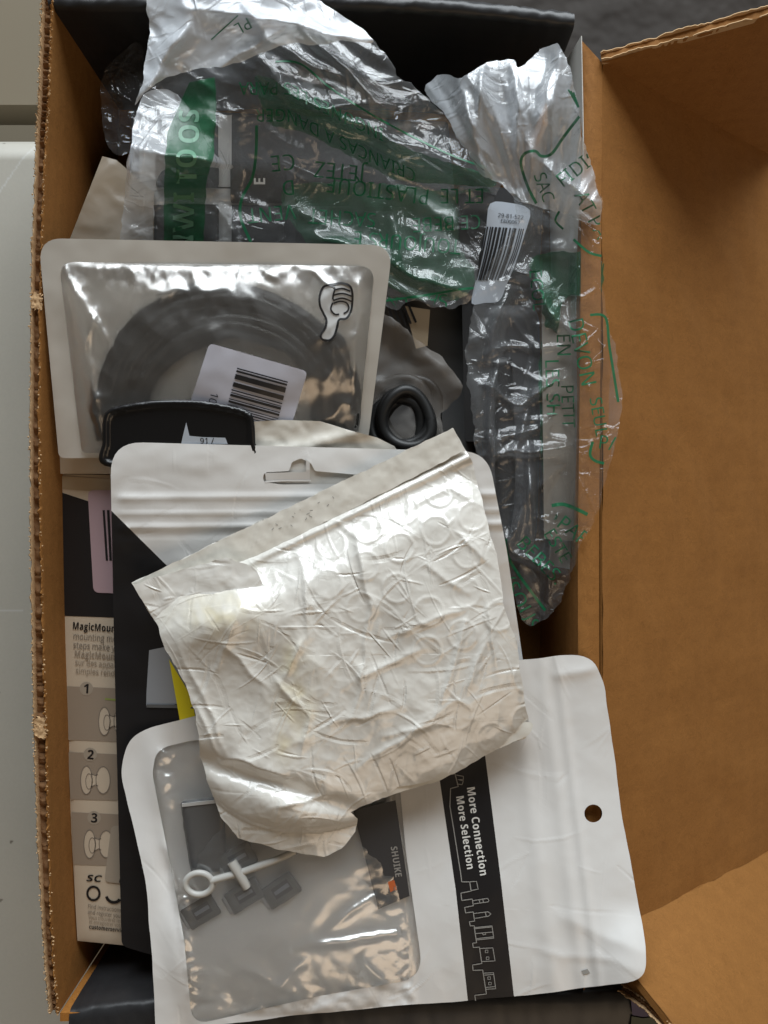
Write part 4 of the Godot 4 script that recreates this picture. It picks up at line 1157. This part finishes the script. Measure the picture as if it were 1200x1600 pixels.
func build_window_pouch() -> void:
	var t := thing("white_window_pouch", "white zip pouch with clear window, black lettered band and round hang hole", "pouch", W(Vector2(600, 1350), -30))
	var ring := ragged(rounded(pv([204, 1142, 300, 1120, 560, 1060, 922, 1018, 944, 1070, 975, 1290, 1013, 1500, 1000, 1534, 800, 1558, 500, 1582, 244, 1612, 236, 1480, 230, 1390, 212, 1310, 187, 1200]), [40, 10, 10, 52, 10, 10, 44, 26, 4, 4, 12, 6, 30, 30, 30]), 8.0, 2.5, 0.006)
	var win := rounded(pv([244, 1170, 300, 1157, 600, 1150, 622, 1200, 634, 1330, 662, 1528, 500, 1556, 300, 1602, 288, 1470, 262, 1330, 238, 1210]), [24, 8, 20, 10, 10, 40, 10, 30, 10, 10, 10])
	var band := pv([655, 1000, 736, 1000, 758, 1180, 782, 1370, 808, 1600, 735, 1600, 712, 1390])
	var hole := PackedVector2Array()
	for i in 28: hole.append(HOLE_AT + Vector2.from_angle(TAU * i / 28) * 14.0)
	band = Geometry2D.intersect_polygons(ring, band)[0]
	var rest: Array = Geometry2D.clip_polygons(ring, band)
	for part in rest:
		var left: bool = Geometry2D.is_point_in_polygon(Vector2(650, 1400), part)
		sheet("white_border" if left else "white_zip_end", part, [win] if left else [hole], 4.5, f_front, M.white_plastic, t, func(p: Vector2) -> float: return f_front(p) - 0.22)
	sheet("black_band", band, [], 5.0, f_front, M.black_print, t, func(p: Vector2) -> float: return f_front(p) - 0.22)
	sheet("window_film", win, [], 3.5, f_front, M.frosted_film, t)
	var under := func(p: Vector2) -> float: return -4.6 + 7.0 * smoothstep(1160.0, 1530.0, p.y)
	sheet("back_film", win, [], 16.0, under, M.window_back, t, up_by(under, -0.5))
	var b := Buf.new()
	letters(b, "More Connection", Vector2(735, 1229), Vector2(0.150, 0.99), Vector2(0.99, -0.150), 17.0, f_front, 0.25, "Droid Sans", true)
	letters(b, "More Selection", Vector2(718, 1243), Vector2(0.150, 0.99), Vector2(0.99, -0.150), 16.2, f_front, 0.25, "Droid Sans", true)
	commit("band_lettering", b, M.white_ink, t)
	# the line drawing of plugs beside the words
	b = Buf.new()
	var o := Vector2(680, 1360); var s := 0.1375
	var main := [285, 0, 302, 130, 392, 130, 408, 235, 292, 258, 302, 342, 420, 325, 434, 402, 335, 420, 345, 482, 432, 472, 448, 576, 388, 584, 398, 630, 442, 628, 470, 822, 425, 828, 432, 876, 502, 872, 530, 1058, 425, 1075, 430, 1136, 540, 1132, 582, 1404, 450, 1420, 458, 1480]
	stroke(b, local(o, Vector2(s, 0), Vector2(0, s), main), 1.5, f_front, 0.25)
	stroke(b, pv([697, 1211, 711, 1209, 716, 1229, 704, 1232, 703, 1260, 708, 1290, 719, 1360]), 1.5, f_front, 0.25)
	stroke(b, pv([713, 1211, 724, 1213, 724, 1218, 715, 1218, 724, 1220, 722, 1226, 714, 1225]), 1.4, f_front, 0.25)
	for a in [[392, 130, 470, 124, 488, 212, 408, 230], [420, 345, 595, 318, 612, 345, 600, 358, 440, 380], [500, 332, 508, 368], [540, 325, 548, 360], [440, 490, 600, 470, 634, 495, 605, 520, 455, 545], [570, 478, 580, 520], [445, 650, 645, 630, 665, 770, 470, 790], [448, 662, 648, 642], [455, 718, 655, 700], [535, 715, 545, 732, 575, 728, 570, 708], [470, 775, 660, 755], [505, 888, 655, 880, 680, 1028, 528, 1036], [555, 1168, 662, 1162, 688, 1345, 580, 1350], [560, 1190, 665, 1182], [575, 1330, 685, 1320]]:
		stroke(b, local(o, Vector2(s, 0), Vector2(0, s), a), 1.3, f_front, 0.25)
	for c in [[584, 920], [596, 998], [612, 1224], [622, 1286]]:
		var q: Vector2 = o + Vector2(c[0], c[1]) * s
		stroke(b, PackedVector2Array([q + Vector2(-2, -2), q + Vector2(2, -2), q + Vector2(2, 2), q + Vector2(-2, 2), q + Vector2(-2, -2)]), 1.2, f_front, 0.25)
	commit("plug_drawing", b, M.grey_ink, t)
	b = Buf.new()
	patch(b, pv([908, 1517, 918, 1514, 922, 1520, 912, 1523]), f_front, 0.2)
	commit("smudge", b, M.grey_ink, t)
	# what is packed in it
	var d := thing("grey_plug_adapter", "dark grey plug adapter behind the window of the white pouch", "adapter", W(Vector2(315, 1310), -8))
	block("adapter_body", rounded(pv([283, 1252, 350, 1244, 356, 1358, 300, 1366]), [5]), 6.0, 2.6, -4.0, 1.0, M.mid_grey, d)
	b = Buf.new(); board(b, W(Vector2(284, 1256), 2.9), W(Vector2(346, 1249), 2.9), W(Vector2(346, 1254), 2.9), W(Vector2(284, 1261), 2.9), Vector3(0, -0.002, 0)); commit("adapter_lip", b, M.light_grey, d)
	var k := 0
	for q in [[315, 1418, -0.55], [383, 1392, -0.55], [440, 1384, -0.60], [372, 1336, -0.5]]:
		var c := Vector2(q[0], q[1] + 5); var e := Vector2.from_angle(q[2])
		var n := thing("grey_connector_tip", ["grey square connector tip beside the ring of the white tie", "grey square connector tip in the middle of the three below the tie", "grey square connector tip nearest the black label in the window", "grey square connector tip half under the bubble mailer"][k], "connector", W(c, -6), "connector tips in the window pouch")
		block("tip_body", rounded(local(c, e, e.orthogonal() * -1.0, [-28, -18, 28, -18, 28, 18, -28, 18]), [4]), 5.0, 3.4, -2.0, 0.8, M.tip_grey, n)
		block("tip_collar", rounded(local(c, e, e.orthogonal() * -1.0, [-33, -14, -26, -14, -26, 14, -33, 14]), [2]), 5.0, 2.6, -1.0, 0.5, M.light_grey, n)
		b = Buf.new(); patch(b, local(c, e, e.orthogonal() * -1.0, [-14, -9, 16, -9, 16, 9, -14, 9]), flat_h(3.5), 0.05); commit("contact_slot", b, M.mid_grey, n)
		b = Buf.new(); patch(b, local(c, e, e.orthogonal() * -1.0, [-12, -3, 14, -3, 14, 3, -12, 3]), flat_h(3.6), 0.05); commit("contact_plate", b, M.slate_grey, n)
		k += 1
	var tie := thing("white_cable_tie", "white plastic loop tie behind the window of the white pouch", "tie", W(Vector2(330, 1380), -2))
	b = Buf.new()
	var ringp := PackedVector3Array()
	for i in 33: ringp.append(W(Vector2(311, 1381) + Vector2(cos(TAU * i / 32) * 21, sin(TAU * i / 32) * 17), 5.0))
	tube(b, ringp, 0.0011); commit("tie_ring", b, M.tie_plastic, tie)
	b = Buf.new()
	tube(b, PackedVector3Array([W(Vector2(330, 1376), 5), W(Vector2(380, 1362), 5.4), W(Vector2(430, 1344), 5.2), W(Vector2(462, 1330), 4.6)]), 0.0012); commit("tie_strap", b, M.tie_plastic, tie)
	b = Buf.new()
	tube(b, PackedVector3Array([W(Vector2(362, 1346), 5.2), W(Vector2(374, 1366), 5.8), W(Vector2(386, 1386), 5.2)]), 0.0017); commit("tie_head", b, M.tie_plastic, tie)
	var lb := thing("black_card_label", "black card label with orange mark behind the window of the white pouch", "label", W(Vector2(595, 1340), -3))
	var fl := func(p: Vector2) -> float: return 2.4
	sheet("card", pv([552, 1266, 618, 1250, 640, 1400, 590, 1420]), [], 12.0, fl, M.dark_grey, lb, flat_h(2.0))
	b = Buf.new(); patch(b, pv([606, 1378, 616, 1375, 620, 1390, 610, 1394]), fl, 0.2); commit("orange_mark", b, M.orange_print, lb)
	b = Buf.new(); letters(b, "SHUIKE", Vector2(615, 1322), Vector2(0.16, 0.99), Vector2(0.99, -0.16), 14, fl, 0.2, "Droid Sans", true); commit("card_lettering", b, M.grey_ink, lb)

const TOP_A := Vector2(205, 912)
const TOP_B := Vector2(707, 669)
func rings_h(p: Vector2) -> float:   # the bubbles of the lining showing through: flat round caps with a raised rim
	var q := (p - TOP_A).rotated(0.45)
	var row := floorf(q.y / 54.0)
	q.x += 31.0 * fposmod(row, 2.0)
	var c := Vector2(floorf(q.x / 62.0), row)
	var h := fposmod(sin(c.x * 12.9898 + c.y * 78.233) * 43758.5453, 1.0)
	var l := Vector2(fposmod(q.x, 62.0) - 31.0, fposmod(q.y, 54.0) - 27.0) + Vector2(h - 0.5, fposmod(h * 7.0, 1.0) - 0.5) * 6.0
	var d := l.length()
	var r := 22.0
	return (exp(-pow((d - r) / 2.6, 2.0)) * 0.30 + exp(-pow((d - 13.0 - 4.0 * h) / 2.4, 2.0)) * 0.10 * h) * smoothstep(0.15, 0.6, h)

const MC := [[552, 840, 562, 900, 18, 4.0], [560, 890, 580, 960, 14, 3.0], [580, 940, 560, 1100, 12, 2.6], [470, 870, 486, 990, 13, 3.2], [500, 800, 560, 850, 14, 3.4], [405, 880, 480, 860, 16, 3.2], [476, 1000, 440, 1060, 16, 3.6], [430, 1060, 470, 1110, 14, 3.4], [480, 1110, 470, 1180, 12, 3.0], [345, 1010, 420, 1075, 14, 2.8], [280, 1010, 350, 1170, 15, 3.0], [350, 1185, 450, 1215, 18, 5.0], [430, 1265, 520, 1240, 12, 3.6], [300, 1100, 350, 1185, 12, 3.0], [560, 1060, 660, 1020, 16, 2.6], [520, 1130, 620, 1110, 12, 2.2], [610, 1000, 740, 950, 18, 2.4], [730, 960, 690, 1110, 16, 3.4], [760, 1000, 730, 1080, 14, 3.0], [690, 1110, 560, 1200, 20, 2.6], [760, 940, 770, 1040, 12, 3.0], [700, 760, 740, 780, 18, 2.2], [640, 800, 700, 760, 14, 2.0], [610, 720, 640, 800, 16, 2.0], [720, 830, 770, 880, 14, 2.4], [660, 880, 730, 930, 14, 1.8], [600, 1150, 700, 1130, 10, 1.8], [370, 960, 330, 1060, 14, 2.2]]
func f_mail(p: Vector2) -> float:
	var top := side_of(p, TOP_A, TOP_B)   # distance below the sealed edge
	top = absf(top)
	var c := (p - Vector2(545, 1010)).rotated(0.45)
	var r := pow(absf(c.x) / 312.0, 2.6) + pow(absf(c.y) / 262.0, 2.6)
	var h := 6.5 + 11.0 * pow(clampf(1.0 - r, 0.0, 1.0), 0.55) * smoothstep(28.0, 130.0, top)
	h += 6.0 * exp(-((p - Vector2(440, 1275)) / Vector2(105, 62)).length_squared()) + 5.0 * exp(-((p - Vector2(330, 960)) / Vector2(90, 60)).length_squared())
	var inn := smoothstep(40.0, 90.0, top)
	var rough := 0.45 + 0.55 * smoothstep(-60.0, 120.0, (p - Vector2(600, 930)).dot(Vector2(-0.62, 0.78)))
	h += inn * rough * (1.1 * wrinkle(p * 0.42 + Vector2(40, 0)) + 0.2 * wrinkle(p * 1.1 + Vector2(400, 90)) + 1.2 * crumple(p * 0.42))
	h += inn * rings_h(p) * (0.95 - 0.80 * smoothstep(-40.0, 160.0, (p - Vector2(620, 960)).dot(Vector2(-0.62, 0.78))))
	for q in MC: h += inn * fold(p, Vector2(q[0], q[1]), Vector2(q[2], q[3]), q[4] * 0.65, q[5] * 0.38)
	h += 1.6 * exp(-pow((top - 52.0) / 7.0, 2.0)) * smoothstep(300.0, 420.0, p.x)
	h += 0.10 * fine.get_noise_2dv(p) - 3.0 * exp(-pow(side_of(p, Vector2(335, 1195), Vector2(545, 1262)) / 16.0, 2.0)) * smoothstep(600.0, 520.0, p.x)
	return h

func build_mailer() -> void:
	var t := thing("white_bubble_mailer", "crumpled white pearly bubble mailer lying on top of everything", "mailer", W(Vector2(520, 1010), 0))
	var ring := ragged(pv([205, 912, 330, 850, 450, 793, 580, 731, 707, 669, 738, 720, 755, 790, 777, 870, 786, 940, 806, 1000, 812, 1040, 820, 1090, 828, 1140, 820, 1153, 790, 1160, 760, 1180, 710, 1208, 660, 1224, 622, 1230, 596, 1246, 562, 1262, 548, 1268, 560, 1278, 556, 1300, 534, 1328, 508, 1338, 470, 1334, 430, 1326, 372, 1310, 346, 1276, 330, 1240, 314, 1180, 304, 1110, 290, 1070, 272, 1038, 258, 1010, 246, 980, 232, 955]), 4.0, 3.0, 0.02)
	var low := func(p: Vector2) -> float: return minf(f_mail(p) - 0.6, 5.6 - 3.0 * smoothstep(1100.0, 1300.0, p.y) * 0.0)
	var mb := Buf.new()
	skin(mb, cells(ring, [], 2.4), f_mail, low)
	for i in mb.v.size():   # yellowed glue, and warm mottling painted in for light through the translucent film
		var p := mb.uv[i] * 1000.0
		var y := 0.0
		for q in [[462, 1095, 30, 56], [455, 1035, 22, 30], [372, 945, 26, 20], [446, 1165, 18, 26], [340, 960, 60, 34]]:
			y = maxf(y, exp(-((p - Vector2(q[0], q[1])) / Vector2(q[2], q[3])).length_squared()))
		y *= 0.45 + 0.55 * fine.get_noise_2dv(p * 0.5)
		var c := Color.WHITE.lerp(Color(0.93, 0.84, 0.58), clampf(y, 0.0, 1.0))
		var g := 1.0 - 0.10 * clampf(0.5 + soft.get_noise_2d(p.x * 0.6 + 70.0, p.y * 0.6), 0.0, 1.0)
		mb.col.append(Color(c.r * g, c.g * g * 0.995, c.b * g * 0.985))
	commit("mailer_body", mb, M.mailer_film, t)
	# sealed flap along the opening, a smooth strip
	var d := (TOP_B - TOP_A).normalized(); var n := d.orthogonal() * -1.0
	if n.y < 0: n = -n
	var strip := ragged(PackedVector2Array([TOP_A, TOP_B, TOP_B + n * 40 + d * 3, TOP_A.lerp(TOP_B, 0.45) + n * 48, TOP_A + n * 44 - d * -42]), 8.0, 2.0)
	var fs := func(p: Vector2) -> float: return 8.0 + 0.4 * soft.get_noise_2d(p.x * 2.0, p.y * 2.0) + 0.12 * fine.get_noise_2d(p.x * 2.0, p.y * 2.0)
	sheet("sealing_flap", strip, [], 4.0, fs, M.mailer_flap, t, up_by(fs, -0.5))
	# the folded-over corner
	var corner := ragged(pv([207, 914, 240, 902, 300, 886, 352, 872, 392, 884, 400, 892, 440, 965, 430, 985, 380, 1000, 300, 1010, 262, 1012, 246, 975, 230, 950]), 5.0, 2.0)
	var fc := func(p: Vector2) -> float: return maxf(f_mail(p) + 0.4, 10.5 + 4.0 * smoothstep(240.0, 400.0, p.x)) - 2.2 * smoothstep(940.0, 1010.0, p.y) + 0.9 * crumple(p * 1.2)
	sheet("folded_corner", corner, [], 3.0, fc, M.mailer_film, t, up_by(fc, -0.5))
	# turned-up hem along the lower edge
	var hem := ragged(curved(pv([548, 1264, 566, 1254, 590, 1244, 608, 1226, 620, 1210, 650, 1216, 664, 1210, 690, 1192, 700, 1180, 740, 1160, 790, 1140, 828, 1128, 828, 1146, 800, 1160, 740, 1190, 690, 1218, 650, 1230, 600, 1246]), 4), 5.0, 2.0)
	var fh := func(p: Vector2) -> float: return maxf(8.6, f_mail(p) + 0.5) + 0.8 * crumple(p)
	sheet("lower_hem", hem, [], 3.0, fh, M.mailer_flap, t, up_by(fh, -0.4))
	# small dirt marks on the flap
	var b := Buf.new()
	var rng := RandomNumberGenerator.new(); rng.seed = 5
	for i in 14:
		var c := TOP_A.lerp(TOP_B, rng.randf_range(0.4, 0.62)) + n * rng.randf_range(10, 30)
		stroke(b, PackedVector2Array([c, c + Vector2(rng.randf_range(-5, 5), rng.randf_range(-4, 4))]), 0.9, fs, 0.15)
	commit("dirt_marks", b, M.grey_ink, t)
